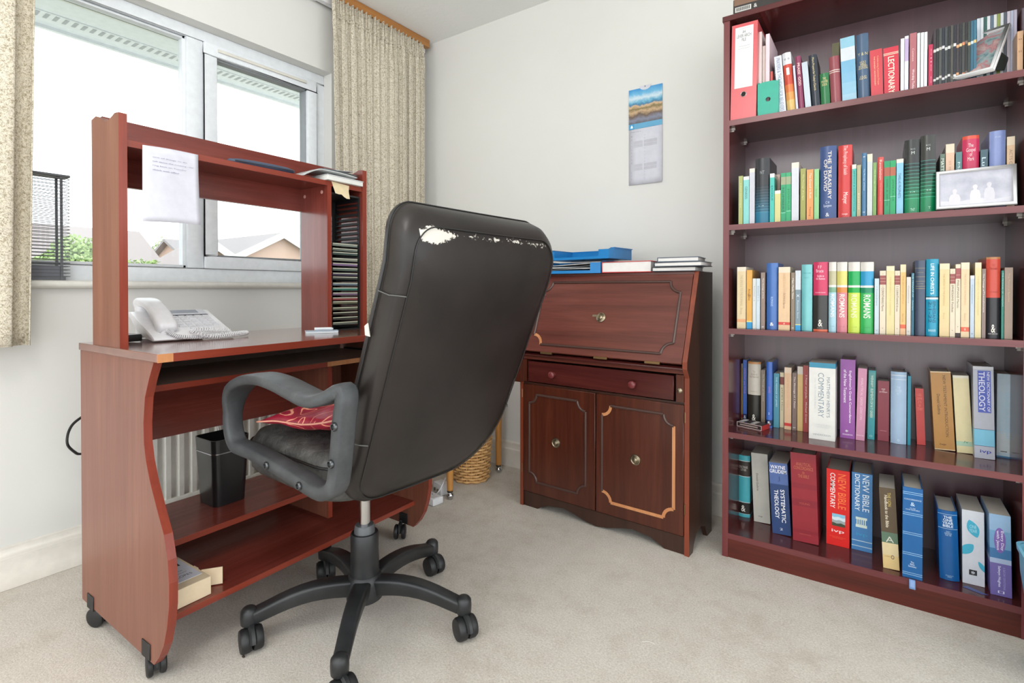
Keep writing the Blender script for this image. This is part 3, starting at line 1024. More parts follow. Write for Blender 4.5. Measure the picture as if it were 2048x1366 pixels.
lay = [(0.002, .16, .20), (0.001, 0.10, .12), (0.0, 0.045, .055), (-0.004, 0.018, .026), (-0.012, 0.005, .010), (-0.024, 0.0, 0.002), (-0.05, 0.0, 0.0), (-0.078, 0.004, 0.004), (-0.096, 0.020, 0.02), (-0.103, 0.06, 0.06)]
base_o = back_outline(0, 0)
cx_, cz_ = 0, H / 2
layers = []
for (n_, ins, it) in lay:
    ring = []
    for (y_, w_) in base_o:
        sx = (0.243 - ins) / 0.243
        top_s = (H / 2 - it) / (H / 2)
        bot_s = (H / 2 - ins) / (H / 2)
        ring.append(back_pt(y_ * sx, cz_ + (w_ - cz_) * (top_s if w_ > cz_ else bot_s), n_))
    layers.append(ring)
backrest = loft(layers).build('backrest', back_m, chair, smooth=179)


def seam_ring(ins, it, n_):
    return [back_pt(y_ * (0.243 - ins) / 0.243, cz_ + (w_ - cz_) * (((H / 2 - it) if w_ > cz_ else (H / 2 - ins)) / (H / 2)), n_) for (y_, w_) in base_o]


thread = plain((92, 92, 90), 0.6)
welt = plain((24, 23, 22), 0.45)
r0 = seam_ring(0.017, 0.026, -0.0025)
MB().tube([Vector(p) for p in r0] + [Vector(r0[0])], 0.0014, 6, caps=False).build('rear_seam', welt, backrest, smooth=179)
r1 = seam_ring(-0.0008, 0.0, -0.062)
MB().tube([Vector(p) for p in r1] + [Vector(r1[0])], 0.0018, 6, caps=False).build('front_piping', welt, backrest, smooth=179)
for w_ in (0.493, 0.17):
    for s in (-1, 1):
        y_ = 0.2438 * s * (0.985 if w_ < 0.3 else 1)
        MB().tube([back_pt(y_ * 0.93, w_ + 0.002, -0.0015), back_pt(y_ * 0.985, w_, -0.012), back_pt(y_, w_ - 0.006, -0.03), back_pt(y_, w_ - 0.01, -0.062)], 0.0012, 6).build('cross_seam', thread, backrest)
# torn flake on the left piping
MB().prism([(-0.004, 0), (0.010, 0.002), (0.012, 0.02), (0.002, 0.026)], 'y', 0.2435, 0.2455).xform(Matrix.Translation(B0 + UPV * 0.39 + NRM * -0.055 - Vector((0, 0, 0.0)))).build('torn_flake', plain((206, 200, 190), 0.8), backrest)

# seat
st = MB()


def seat_layer(ins, z, dz=0.0):
    out = []
    for (x, y) in rrect(0.43 - 2 * ins, 0.475 - 2 * ins, 0.08 - ins * 0.4, 6):
        out.append((x - 0.012, y, z + dz * (1 if x > 0.1 else 0)))
    return out


loft([seat_layer(0.05, 0.432), seat_layer(0.012, 0.436), seat_layer(0.0, 0.452), seat_layer(0.0, 0.485), seat_layer(0.002, 0.515), seat_layer(0.014, 0.536), seat_layer(0.045, 0.546), seat_layer(0.12, 0.552), seat_layer(0.2, 0.553)]).build('seat', seat_leather, chair, smooth=179)
MB().tube([Vector(p) for p in seat_layer(-0.001, 0.512)] + [Vector(seat_layer(-0.001, 0.512)[0])], 0.003, 6, caps=False).build('seat_piping', welt, chair, smooth=179)
MB().box(-0.16, 0.10, -0.09, 0.09, 0.405, 0.432).box(-0.11, 0.05, -0.055, 0.055, 0.375, 0.405).build('tilt_mechanism', black_plastic, chair, bev=0.006)
MB().prism([(-0.14, 0.412), (-0.205, 0.414), (-0.215, 0.50), (-0.205, 0.50), (-0.195, 0.425), (-0.14, 0.425)], 'y', -0.035, 0.035).build('back_bracket', black_plastic, chair, bev=0.002, seg=1)
MB().tube([(-0.02, -0.06, 0.41), (-0.02, -0.20, 0.40), (-0.02, -0.235, 0.405)], [0.005, 0.005, 0.009], 8).build('height_lever', black_plastic, chair)

# armrests
bolt_m = plain((96, 98, 100), 0.35, 1.0)
APATH = [(0.120, 0.522), (0.143, 0.545), (0.150, 0.585), (0.138, 0.630), (0.098, 0.668), (0.040, 0.690), (-0.030, 0.698), (-0.100, 0.694), (-0.170, 0.683), (-0.230, 0.676), (-0.280, 0.688),
         (-0.318, 0.706), (-0.326, 0.690), (-0.319, 0.655), (-0.313, 0.610), (-0.305, 0.560), (-0.295, 0.520), (-0.270, 0.500), (-0.235, 0.494), (-0.160, 0.502), (-0.070, 0.512), (0.030, 0.519), (0.085, 0.519)]
for s in (1, -1):
    P = [Vector((x + (0.0 if s > 0 else 0.075), 0, z)) for x, z in APATH]
    N = len(P)
    rings = []
    dense = []
    dx_, yc0 = (0.0, 0.278) if s > 0 else (0.075, 0.250)
    for i in range(N):
        p0, p1, p2, p3 = P[i - 1], P[i], P[(i + 1) % N], P[(i + 2) % N]
        for k in range(4):
            t = k / 4
            dense.append(0.5 * ((2 * p1) + (-p0 + p2) * t + (2 * p0 - 5 * p1 + 4 * p2 - p3) * t * t + (-p0 + 3 * p1 - 3 * p2 + p3) * t ** 3))
    M_ = len(dense)
    for i in range(M_):
        t = (dense[(i + 1) % M_] - dense[i - 1]).normalized()
        nn = Vector((-t.z, 0, t.x))
        p = dense[i]
        pad = max(0.0, min(1.0, (p.z - 0.60) / 0.06)) * max(0, min(1, (p.x + 0.32) / 0.05))
        hw = 0.0205 + 0.0115 * pad
        ht = 0.0150 - 0.0025 * pad
        yc = yc0 * s + 0.004 * pad * s
        ring = []
        for k in range(12):
            a = 2 * math.pi * k / 12
            ca, sa = math.cos(a), math.sin(a)
            ex = 0.42
            ring.append(Vector((0, yc + hw * math.copysign(abs(ca) ** ex, ca), 0)) + Vector((p.x, 0, p.z)) + nn * ht * math.copysign(abs(sa) ** ex, sa))
        rings.append(ring)
    b = MB()
    vs = [q for rg in rings for q in rg]
    fs = [(i * 12 + k, i * 12 + (k + 1) % 12, ((i + 1) % M_) * 12 + (k + 1) % 12, ((i + 1) % M_) * 12 + k) for i in range(M_) for k in range(12)]
    b.add(vs, fs)
    arm = b.build('armrest', arm_plastic, chair, smooth=179)
    yb_ = yc0 + 0.0210
    for (x, z) in ((-0.318 + dx_, 0.640), (-0.306 + dx_, 0.567), (-0.193 + dx_, 0.499), (-0.060 + dx_, 0.513)):
        MB().lathe([(0.0001, 0.0), (0.0085, 0.0), (0.0085, 0.003), (0.0070, 0.005), (0.0055, 0.005), (0.005, 0.002), (0.0001, 0.002)], (x, s * yb_, z), 14, 'y').xform(Matrix.Identity(4) if s < 0 else Matrix.Translation((0, 2 * s * yb_, 0)) @ Matrix.Scale(-1, 4, (0, 1, 0))).build('bolt', bolt_m, arm, smooth=40)

# column and base
MB().cyl((0, 0, 0.23), (0, 0, 0.38), 0.0148, 20).build('gas_lift', chrome, chair, smooth=40)
MB().lathe([(0.0145, 0.262), (0.024, 0.262), (0.027, 0.257), (0.028, 0.225), (0.027, 0.225)], (0, 0, 0), 24).build('lift_collar', plain((86, 88, 90), 0.35), chair, smooth=40)
MB().lathe([(0.0285, 0.236), (0.0285, 0.241), (0.035, 0.241), (0.0372, 0.237), (0.0368, 0.19), (0.0388, 0.112), (0.040, 0.100), (0.03, 0.09)], (0, 0, 0), 28).build('column_sleeve', black_plastic, chair, smooth=40)
hub = MB().lathe([(0.039, 0.130), (0.044, 0.124), (0.048, 0.108), (0.048, 0.066), (0.040, 0.060)], (0, 0, 0), 28).build('hub', black_plastic, chair, smooth=40)
for k in range(5):
    a = R(-122 + 72 * k - 177)
    secs = []
    for j in range(11):
        t = j / 10
        r_ = 0.030 + 0.262 * t
        zt = 0.122 + 0.012 * math.sin(math.pi * min(1, t * 1.15)) - 0.032 * t ** 2
        hgt = 0.046 - 0.012 * t
        w1 = 0.024 - 0.006 * t + (0.003 if t > 0.9 else 0)
        if j == 10:
            hgt *= 0.8; w1 *= 0.6; zt -= 0.004
        w0 = w1 * 0.72
        sec = [(r_, -w1 * 0.75, zt), (r_, w1 * 0.75, zt), (r_, w1, zt - 0.006), (r_, w1 * 0.93, zt - hgt * 0.5), (r_, w0, zt - hgt), (r_, -w0, zt - hgt), (r_, -w1 * 0.93, zt - hgt * 0.5), (r_, -w1, zt - 0.006)]
        secs.append(sec)
    RM = Matrix.Rotation(a, 4, 'Z')
    lb_ = loft(secs)
    lb_.lathe([(0.008, 0.058), (0.0195, 0.060), (0.0205, 0.078), (0.0195, 0.094), (0.014, 0.1015), (0.006, 0.104)], (0.282, 0, 0), 18)
    leg = lb_.xform(RM).build('leg', black_plastic, chair, bev=0.0035, seg=2, smooth=60)
    lipb = MB()
    # castor: hood and two wheels
    cb = MB()
    ca = R(104 - 72 * k + (0, 8, -6, 5, -10)[k])
    for s in (-1, 1):
        cb.lathe([(0.010, 0.0025 * s), (0.0265, 0.0030 * s), (0.0285, 0.006 * s), (0.0285, 0.020 * s), (0.0255, 0.0255 * s), (0.004, 0.0270 * s)], (0.014, 0, 0.0287), 22, 'y')
    cb.xform(RM @ Matrix.Translation((0.280, 0, 0)) @ Matrix.Rotation(ca, 4, 'Z'))
    cas_ = cb.build('castor', rubber, chair, smooth=40)
    hb2 = MB()
    hb2.tube([(0.014 + 0.0315 * math.cos(t), 0, 0.0285 + 0.0315 * math.sin(t)) for t in [R(5 + 17 * q) for q in range(10)]], [0.008] * 10, 6)
    hb2.cyl((0, 0, 0.05), (0, 0, 0.078), 0.012, 14)
    hb2.xform(RM @ Matrix.Translation((0.280, 0, 0)) @ Matrix.Rotation(ca, 4, 'Z'))
    hb2.build('castor_hood', black_plastic, cas_, smooth=40)

# red cushion on the seat
cm, nt, b = base('crimson_cushion_fabric', (140, 20, 42), 0.4)
v = mapping(nt, (1, 1, 1))
nn_ = noise(nt, v, 11, 1, 0.3, 0.8)
fr_ = nt.nodes.new('ShaderNodeMath'); fr_.operation = 'MULTIPLY'; fr_.inputs[1].default_value = 5.0
nt.links.new(nn_, fr_.inputs[0])
f2 = nt.nodes.new('ShaderNodeMath'); f2.operation = 'FRACT'
nt.links.new(fr_.outputs[0], f2.inputs[0])
nt.links.new(ramp(nt, f2.outputs[0], [(0.0, (132, 18, 40)), (0.45, (146, 24, 48)), (0.48, (222, 150, 120)), (0.54, (222, 150, 120)), (0.57, (146, 24, 48)), (1.0, (128, 16, 38))]), b.inputs['Base Color'])
cu = thing('cushion', 'crumpled crimson cushion with gold swirls lying on the chair seat', 'cushion', (-1.143, 0.930, 0), R(177))


def cush(u, v, s):
    a, b_ = 2 * u - 1, 2 * v - 1
    e = max(0, (1 - a * a) * (1 - b_ * b_)) ** 0.42
    pin = 1 - 0.10 * (1 - abs(a * b_))
    x, y = a * 0.155 * pin, b_ * 0.155 * pin
    z = s * 0.030 * e + 0.004 * math.sin(9 * a + 2) * e
    # lifted where it rests against the back
    c, sn_ = math.cos(R(8)), math.sin(R(8))
    X = -0.075 + x * c - y * sn_
    Y = 0.088 + x * sn_ + y * c
    Z = 0.592 + z + 0.035 * max(0, (-X - 0.08) / 0.15) ** 1.3 - 0.012 * max(0, (X) / 0.08) 
    return (X, Y, Z)


b = MB()
b.grid(lambda u, v: cush(u, v, 1), 26, 26)
b.grid(lambda u, v: cush(u, v, -1), 26, 26)
b.build('cover', cm, cu, smooth=179, fix=True)
ed = [cush(t, 0, 0) for t in [k / 20 for k in range(20)]] + [cush(1, t, 0) for t in [k / 20 for k in range(20)]] + [cush(1 - t, 1, 0) for t in [k / 20 for k in range(20)]] + [cush(0, 1 - t, 0) for t in [k / 20 for k in range(21)]]
MB().tube(ed, 0.0022, 6, caps=False).build('piping', plain((206, 140, 120), 0.5), cu, smooth=179)

# ================================================================== WRITING BUREAU
BW = 0.708
bur = thing('writing_bureau', 'dark sapele drop-front writing bureau with two moulded cupboard doors', 'bureau', (-1.228, 1.809, 0), R(-2.75))
SIDE = [(0.0, 0.0), (0.0, 0.60), (-0.022, 0.632), (-0.022, 0.657), (0.095, 0.962), (0.242, 0.962), (0.242, 0.0), (0.19, 0.0), (0.165, 0.045), (0.12, 0.060), (0.07, 0.052), (0.045, 0.02), (0.036, 0.0)]
for x in (0, BW - 0.016):
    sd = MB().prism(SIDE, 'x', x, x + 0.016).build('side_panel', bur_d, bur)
    b = MB()
    FE = SIDE[:5]
    for i in range(4):
        (ya, za), (yb, zb) = FE[i], FE[i + 1]
        b.add([(x, ya - 0.002, za), (x + 0.016, ya - 0.002, za), (x + 0.016, yb - 0.002, zb), (x, yb - 0.002, zb), (x, ya, za), (x + 0.016, ya, za), (x + 0.016, yb, zb), (x, yb, zb)],
              [(0, 1, 2, 3), (0, 3, 7, 4), (1, 5, 6, 2)])
    b.build('front_edge', bur_e, sd)
MB().box(0.016, BW - 0.016, 0.097, 0.242, 0.947, 0.962).build('top_panel', bur_h, bur, bev=0.001, seg=1)
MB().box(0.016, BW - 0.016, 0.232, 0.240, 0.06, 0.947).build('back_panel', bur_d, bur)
MB().box(0.016, BW - 0.016, 0.0, 0.232, 0.612, 0.626).build('writing_bed', bur_h, bur)
rl2 = MB().prism([(-0.016, 0.626), (0.03, 0.626), (0.03, 0.640), (-0.004, 0.640), (-0.018, 0.633)], 'x', 0.016, BW - 0.016)
rl2.build('hinge_rail', bur_dr, bur, bev=0.001, seg=1)
MB().box(0.016, BW - 0.016, 0.004, 0.22, 0.508, 0.516).build('drawer_rail', bur_d, bur)
# lid in its own sloping plane
LO = Vector((0, -0.022, 0.648))
LD = Vector((0, 0.117, 0.305)).normalized()
LN = Vector((0, -LD.z, LD.y))
LH = 0.325


def lidp(x, s, n=0.0):
    return LO + LD * s + LN * n + Vector((x, 0, 0))


def lidbox(b, x0, x1, s0, s1, n0, n1):
    P = [lidp(x, s, n_) for n_ in (n0, n1) for s in (s0, s1) for x in (x0, x1)]
    b.add(P, [(0, 2, 3, 1), (4, 5, 7, 6), (0, 1, 5, 4), (2, 6, 7, 3), (0, 4, 6, 2), (1, 3, 7, 5)])
    return b


lid = lidbox(MB(), 0.018, BW - 0.018, 0.0, LH, -0.012, 0.004).build('drop_lid', bur_h, bur, bev=0.0015, seg=1)


def notched(x0, x1, z0, z1, r=0.036):
    """rectangle with concave quarter-round corners; returns eight runs of points"""
    runs = []

    def arc(cx, cz, a0, a1, n=7):
        return [(cx + r * math.cos(R(a0 + (a1 - a0) * k / n)), cz + r * math.sin(R(a0 + (a1 - a0) * k / n))) for k in range(n + 1)]
    runs.append(('top', [(x0 + r, z1), (x1 - r, z1)]))
    runs.append(('tr', arc(x1, z1, 180, 270)))
    runs.append(('right', [(x1, z1 - r), (x1, z0 + r)]))
    runs.append(('br', arc(x1, z0, 90, 180)))
    runs.append(('bottom', [(x1 - r, z0), (x0 + r, z0)]))
    runs.append(('bl', arc(x0, z0, 0, 90)))
    runs.append(('left', [(x0, z0 + r), (x0, z1 - r)]))
    runs.append(('tl', arc(x0, z1, 270, 360)))
    return runs


def moulding(runs, place, parent, bare=()):
    for key, pts in runs:
        b = MB()
        P = [place(*p) for p in pts]
        if key in bare:
            nrm = place(pts[0][0], pts[0][1], 1.0) - place(pts[0][0], pts[0][1], 0.0)
            # flat strip of bare wood where the bead is missing
            vs, n = [], len(P)
            for i in range(n):
                t = (P[min(i + 1, n - 1)] - P[max(i - 1, 0)]).normalized()
                a = t.cross(nrm).normalized() * 0.0055
                vs += [P[i] - a + nrm * 0.0008, P[i] + a + nrm * 0.0008, P[i] - a, P[i] + a]
            fs = []
            for i in range(n - 1):
                q = i * 4
                fs += [(q, q + 1, q + 5, q + 4), (q, q + 4, q + 6, q + 2), (q + 1, q + 3, q + 7, q + 5)]
            b.add(vs, fs)
            o = b.build('bare_strip', bare_wood, parent)
            o['label'] = 'bare wood where the moulding is missing'
        else:
            b.tube(P, 0.0052, 8)
            b.build('moulding', bur_mould, parent, smooth=60)


moulding(notched(0.072, 0.653, 0.030, 0.296, 0.040), lambda x, s, n=0.0: lidp(x, s, 0.0045 + n), lid, ('bl',))


def rosette(c, parent, key=False, n_dir='y'):
    b = MB().lathe([(0.0001, -0.001), (0.0185, -0.001), (0.0195, 0.001), (0.0185, 0.004), (0.0155, 0.005), (0.013, 0.003), (0.0105, 0.004), (0.0085, 0.008), (0.0045, 0.010), (0.0001, 0.0105)], (0, 0, 0), 26, 'y')
    b.xform(c)
    return b.build('rosette_handle', brass, parent, smooth=30)


LR = Matrix.Translation(lidp(0.361, 0.152, 0.004)) @ Matrix.Rotation(-math.atan2(LD.y, LD.z), 4, 'X')
rz = rosette(LR, lid)
MB().cyl((0, 0, 0), (0, -0.02, 0), 0.0018, 8).box(-0.026, -0.004, -0.022, -0.0205, -0.004, 0.004).xform(LR).build('key', brass, lid)['label'] = 'small key in the lock'
for xx in (0.12, 0.36, 0.56):
    lidbox(MB(), xx, xx + 0.055, -0.008, 0.0005, -0.002, 0.0055).build('hinge_leaf', plain((120, 96, 66), 0.35, 1.0), bur)
# lopers and drawer
for (x, o_) in ((-0.006, -0.022), (0.660, -0.006)):
    lp = MB().box(x + (0.022 if x > 0 else 0.0), x + 0.030, o_, 0.15, 0.518, 0.610)
    if x < 0:
        lp = MB().box(-0.014, 0.0155, o_, 0.0, 0.516, 0.611)
        lp.box(0.0165, 0.034, -0.002, 0.15, 0.518, 0.610)
    else:
        lp = MB().box(0.664, 0.691, o_, 0.15, 0.518, 0.610)
    l_ = lp.build('lid_support', bur_v, bur)
    if x < 0:
        MB().sphere((-0.022, -0.01, 0.557), 0.007, 12, 8).build('support_knob', brass, l_, smooth=179)
    else:
        MB().lathe([(0.0001, 0), (0.0085, 0), (0.0085, 0.003), (0.004, 0.006), (0.006, 0.010), (0.0001, 0.012)], (0.678, o_, 0.557), 14, 'y').build('support_knob', brass, l_, smooth=40)
dr = MB().box(0.042, 0.655, -0.004, 0.012, 0.520, 0.604).build('drawer_front', bur_dr, bur, bev=0.0015, seg=1)
for xx in (0.167, 0.509):
    MB().lathe([(0.0001, -0.001), (0.0085, 0), (0.0075, 0.006), (0.009, 0.010), (0.0135, 0.014), (0.0145, 0.018), (0.0125, 0.022), (0.006, 0.024), (0.0001, 0.0245)], (xx, -0.004, 0.560), 20, 'y').build('knob', plain((110, 44, 46), 0.25), dr, smooth=50)
# doors
for (x0, x1, mx0, mx1, kx, bare) in ((0.018, 0.3535, 0.049, 0.313, 0.179, ()), (0.3575, 0.690, 0.383, 0.656, 0.517, ('tl', 'right', 'br', 'bottom', 'bl'))):
    d_ = MB().box(x0, x1, -0.004, 0.012, 0.064, 0.508).build('door', bur_v, bur, bev=0.0015, seg=1)
    moulding(notched(mx0, mx1, 0.112, 0.469), lambda x, z, n=0.0: Vector((x, -0.0045 - n, z)), d_, bare)
    rosette(Matrix.Translation((kx, -0.004, 0.290)), d_)
for (xx, zz) in ((0.012, 0.45), (0.012, 0.14), (0.694, 0.45), (0.694, 0.14)):
    MB().cyl((xx, -0.003, zz), (xx, -0.003, zz + 0.035), 0.0022, 6).build('hinge', plain((150, 120, 90), 0.3, 1.0), bur)
AP = [(0.016, 0.0), (0.016, 0.060), (BW - 0.016, 0.060), (BW - 0.016, 0.0), (0.62, 0.0), (0.605, 0.010), (0.57, 0.026), (0.50, 0.034), (0.46, 0.026), (0.40, 0.010), (0.354, 0.004), (0.31, 0.010), (0.25, 0.026), (0.21, 0.034), (0.14, 0.026), (0.10, 0.010), (0.085, 0.0)]
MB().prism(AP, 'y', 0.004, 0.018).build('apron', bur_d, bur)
BM = Matrix.Translation((-1.228, 1.809, 0)) @ Matrix.Rotation(R(-2.75), 4, 'Z')


def on_bur(x, y, z):
    return BM @ Vector((x, y, z))


# ---- blue letter trays
blue = plain((28, 122, 186), 0.25)


def tray(label, x, y, z, rz, w=0.27, d=0.24, h=0.055):
    t = thing('letter_tray', label, 'letter tray', on_bur(x, y, z), R(rz), 'blue letter trays on the bureau')
    b = MB()
    b.box(0, w, 0, d, 0, 0.002)
    b.build('tray_floor', blue, t)
    for (a, c) in ((0, 0.002), (w - 0.002, w)):
        MB().prism([(0.0, 0.0), (d, 0.0), (d, h), (0.05, h), (0.02, h * 0.96), (0.0, h * 0.8)], 'x', a, c).build('tray_side', blue, t)
    MB().box(0, w, d - 0.002, d, 0, h).build('tray_back', blue, t)
    b = MB()
    b.box(0, 0.035, -0.001, 0.001, 0, h * 0.8)
    b.box(w - 0.045, w, -0.001, 0.001, 0, h * 0.8)
    b.box(0.035, w - 0.045, -0.001, 0.001, 0, h * 0.22)
    b.box(-0.004, w + 0.004, d - 0.004, d + 0.002, h - 0.003, h)
    b.box(-0.004, 0.002, 0.04, d, h - 0.003, h).box(w - 0.002, w + 0.004, 0.04, d, h - 0.003, h)
    b.build('tray_front', blue, t)
    return t


tray('lower blue plastic letter tray, directly on the bureau top', 0.055, 0.052, 0.9625, 2, 0.28, 0.185, 0.052)
t2 = tray('upper blue plastic letter tray, stacked askew above the other', 0.085, 0.075, 1.018, -5, 0.29, 0.185, 0.045)
pp = thing('paper_pile', 'pile of dog-eared papers inside the lower blue tray', 'papers', on_bur(0.062, 0.058, 0.965), R(2))
for k in range(6):
    c = (212, 210, 204) if k % 2 else (120, 122, 124)
    MB().grid(lambda u, v, k=k: (0.01 + 0.25 * u, 0.002 * k + 0.16 * v, 0.004 + 0.005 * k + 0.010 * math.sin(u * 2.2 + k) * (1 - v) * 0.6 + 0.006), 10, 4).build('sheet', plain(c, 0.6), pp, smooth=179, solid=0.002)

def small_book(label, x, y, z, rz, w, d, h, cover, side, group=None, hard=True):
    t = thing('book', label, 'book', on_bur(x, y, z), R(rz), group)
    tt = 0.0025 if hard else 0.001
    MB().box(0, w, 0, d, 0, tt).box(0, w, 0, d, h - tt, h).box(0, tt, 0, d, tt, h - tt).build('cover', plain(cover, 0.35), t, bev=0.0008, seg=1)
    MB().box(tt, w - 0.003, 0.003, d - 0.003, tt, h - tt).build('pages', side, t)
    return t


pg_white = plain((222, 218, 214), 0.8)
small_book('thick white-paged book with a red cover lying beside the blue trays', 0.338, 0.075, 0.9625, -1, 0.20, 0.145, 0.042, (196, 52, 52), pg_white)
small_book('dark slim book, bottom of the stack of three on the bureau', 0.545, 0.070, 0.9625, 2, 0.155, 0.115, 0.0165, (52, 56, 62), pg_white, 'books stacked on the bureau')
small_book('grey-edged slim book, middle of the stack of three on the bureau', 0.555, 0.065, 0.9795, -3, 0.17, 0.12, 0.0165, (74, 80, 88), pg_white, 'books stacked on the bureau')
small_book('blue-grey slim book, topmost of the stack of three on the bureau', 0.565, 0.070, 0.9965, 3, 0.145, 0.115, 0.0170, (80, 92, 108), pg_white, 'books stacked on the bureau')

# ================================================================== BOOKCASE
BX0, BX1, BY0, BY1, BT = -0.433, 0.320, 1.850, 2.110, 1.810
IN0, IN1 = -0.414, 0.301
SH = [1.461, 1.114, 0.768, 0.421, 0.081]
bc = thing('bookcase', 'tall dark mahogany bookcase with five shelves packed with books', 'bookcase', (0, 0, 0))
for a, c in ((BX0, IN0), (IN1, BX1)):
    s_ = MB().box(a, c, BY0 + 0.001, BY1, 0, BT - 0.018).build('side_panel', case_v, bc)
    MB().box(a, c, BY0 - 0.001, BY0 + 0.001, 0, BT - 0.018).build('edging', case_ev, s_)
tp = MB().box(BX0 - 0.004, BX1 + 0.004, BY0 - 0.003, BY1, BT - 0.018, BT).build('top_panel', case_h, bc, bev=0.001, seg=1)
MB().box(IN0, IN1, BY1 - 0.006, BY1, 0.06, BT - 0.018).build('back_panel', case_b, bc)
for i, z in enumerate(SH):
    s_ = MB().box(IN0, IN1, BY0 + 0.001, BY1 - 0.006, z - 0.018, z).build('shelf', case_h, bc)
    MB().box(IN0, IN1, BY0 - 0.001, BY0 + 0.001, z - 0.018, z).build('edging', case_e, s_)
MB().box(IN0, IN1, BY0 + 0.002, BY0 + 0.018, 0, SH[4] - 0.018).build('plinth', plinth_m, bc)
for z in SH[:4]:
    for (x, s) in ((IN0, 1), (IN1, -1)):
        for y in (BY0 + 0.03, BY1 - 0.035):
            MB().box(x, x + s * 0.010, y, y + 0.009, z - 0.024, z - 0.018).cyl((x, y + 0.0045, z - 0.027), (x + s * 0.007, y + 0.0045, z - 0.027), 0.003, 8).build('shelf_peg', plain((190, 184, 178), 0.4), bc)

_bookn = [[] for _ in range(5)]


def book_mesh(w, h, D, hard, rnd, segs, root):
    """segs: list of (z0 fraction, z1 fraction, colour) from the foot up"""
    t = 0.0026 if hard else 0.0007
    b = min(0.22 * w, 0.007) if rnd else 0.0
    ns = 8 if rnd else 1
    sp = [(w * k / ns, b * (2 * k / ns - 1) ** 2) for k in range(ns + 1)]
    outer = [(0, D)] + sp + [(w, D)]
    inner = [(w - t, D), (w - t, b + t)] + [(max(t, min(w - t, x)), y + t * 1.2) for x, y in sp[::-1]][1:-1] + [(t, b + t), (t, D)]
    ring = outer + inner
    zs = sorted(set([0.0, 1.0] + [round(s[0], 4) for s in segs] + [round(s[1], 4) for s in segs]))
    cols = []
    mb = MB()
    for i in range(len(zs) - 1):
        zm = (zs[i] + zs[i + 1]) / 2
        c = segs[0][2]
        for s in segs:
            if s[0] <= zm <= s[1]:
                c = s[2]
        if c not in cols:
            cols.append(c)
        n = len(ring)
        a, z2 = zs[i] * h, zs[i + 1] * h
        vs = [(x, y, a) for x, y in ring] + [(x, y, z2) for x, y in ring]
        fs = [(k, (k + 1) % n, n + (k + 1) % n, n + k) for k in range(n)]
        if i == 0:
            fs.append(tuple(range(n))[::-1])
        if i == len(zs) - 2:
            fs.append(tuple(range(n, 2 * n)))
        mb.add(vs, fs, cols.index(c))
    o = mb.build('cover', [plain(tuple(int(x * 0.94) for x in c), 0.3, 0, 0.5) for c in cols], root, smooth=35)
    i_ = 0.003 if hard else 0.0003
    MB().prism([(t, b + t * 0.9), (w - t, b + t * 0.9), (w - t, D - i_), (t, D - i_)], 'z', i_, h - i_ * 1.3).build('pages', pages_m, root)
    return b


def bk(row, u0, u1, vt, col, look, short, hard=False, rnd=False, ut=0.0, vb=None, Y=None, d=0.125, bands=(), txt=(), tilt=0.0):
    z = SH[row] + 0.0004
    uc = (u0 + u1) / 2
    if Y is None:
        Y = max(at(uc, vb, z=z).y, BY0 + 0.003) if vb is not None else BY0 + 0.020
    vr = vb if vb is not None else vt + 100
    x0, x1 = at(u0, vr, y=Y).x, at(u1, vr, y=Y).x
    w = max(x1 - x0 - 0.0004, 0.003)
    zt = at(uc + ut, vt, y=Y).z
    h = zt - z
    xt = at(uc + ut, vt, y=Y).x
    lean = math.atan2(xt - (x0 + x1) / 2, h)
    if abs(lean) < 0.012:
        lean = 0.0
    h = h / max(math.cos(lean), 0.9) - abs(math.sin(lean)) * w * 0.5
    px = x0 if lean <= 0 else x0 + w
    rt = thing('book', 'book', 'book', (px, Y, z), 0, 'books on the %s shelf' % ('top', 'second', 'third', 'fourth', 'bottom')[row], rot=(0, lean, R(tilt)))
    hold = rt
    off = 0.0 if lean <= 0 else -w
    segs = [(0.0, 1.0, tuple(col))] + [(a, c, tuple(k)) for a, c, k in bands]
    D = min(d, BY1 - 0.008 - Y)
    b = book_mesh(w, h, D, hard, rnd, segs, hold)
    if off:
        for ch in hold.children:
            for v_ in ch.data.vertices:
                v_.co.x += off
    for s in txt:
        body, mode, cz, cx, ln, sz, tc = s[:7]
        bold = s[7] if len(s) > 7 else 0.0
        W_, H_ = (ln * h, sz * w) if mode == 'r' else (ln * w, sz * h)
        xd, yd = ((0, 0, -1), (1, 0, 0)) if mode == 'r' else ((1, 0, 0), (0, 0, 1))

        def warp(p, b=b, w=w, off=off):
            q = (p.x - off) / w
            return Vector((p.x, b * (2 * q - 1) ** 2 - 0.00045, p.z))
        text_on('lettering', body, plain(tc, 0.5), hold, (off + cx * w, 0, cz * h), xd, yd, W_, H_, bold, warp, [off + w * k / 8 for k in range(1, 8)] if b else ())
    _bookn[row].append([rt, look, short])
    rt['_row'] = row
    return rt, w, h, b, off


GOLD = (214, 196, 140)
WHT = (228, 228, 226)
INK = (70, 62, 58)
CREAM = (226, 206, 164)
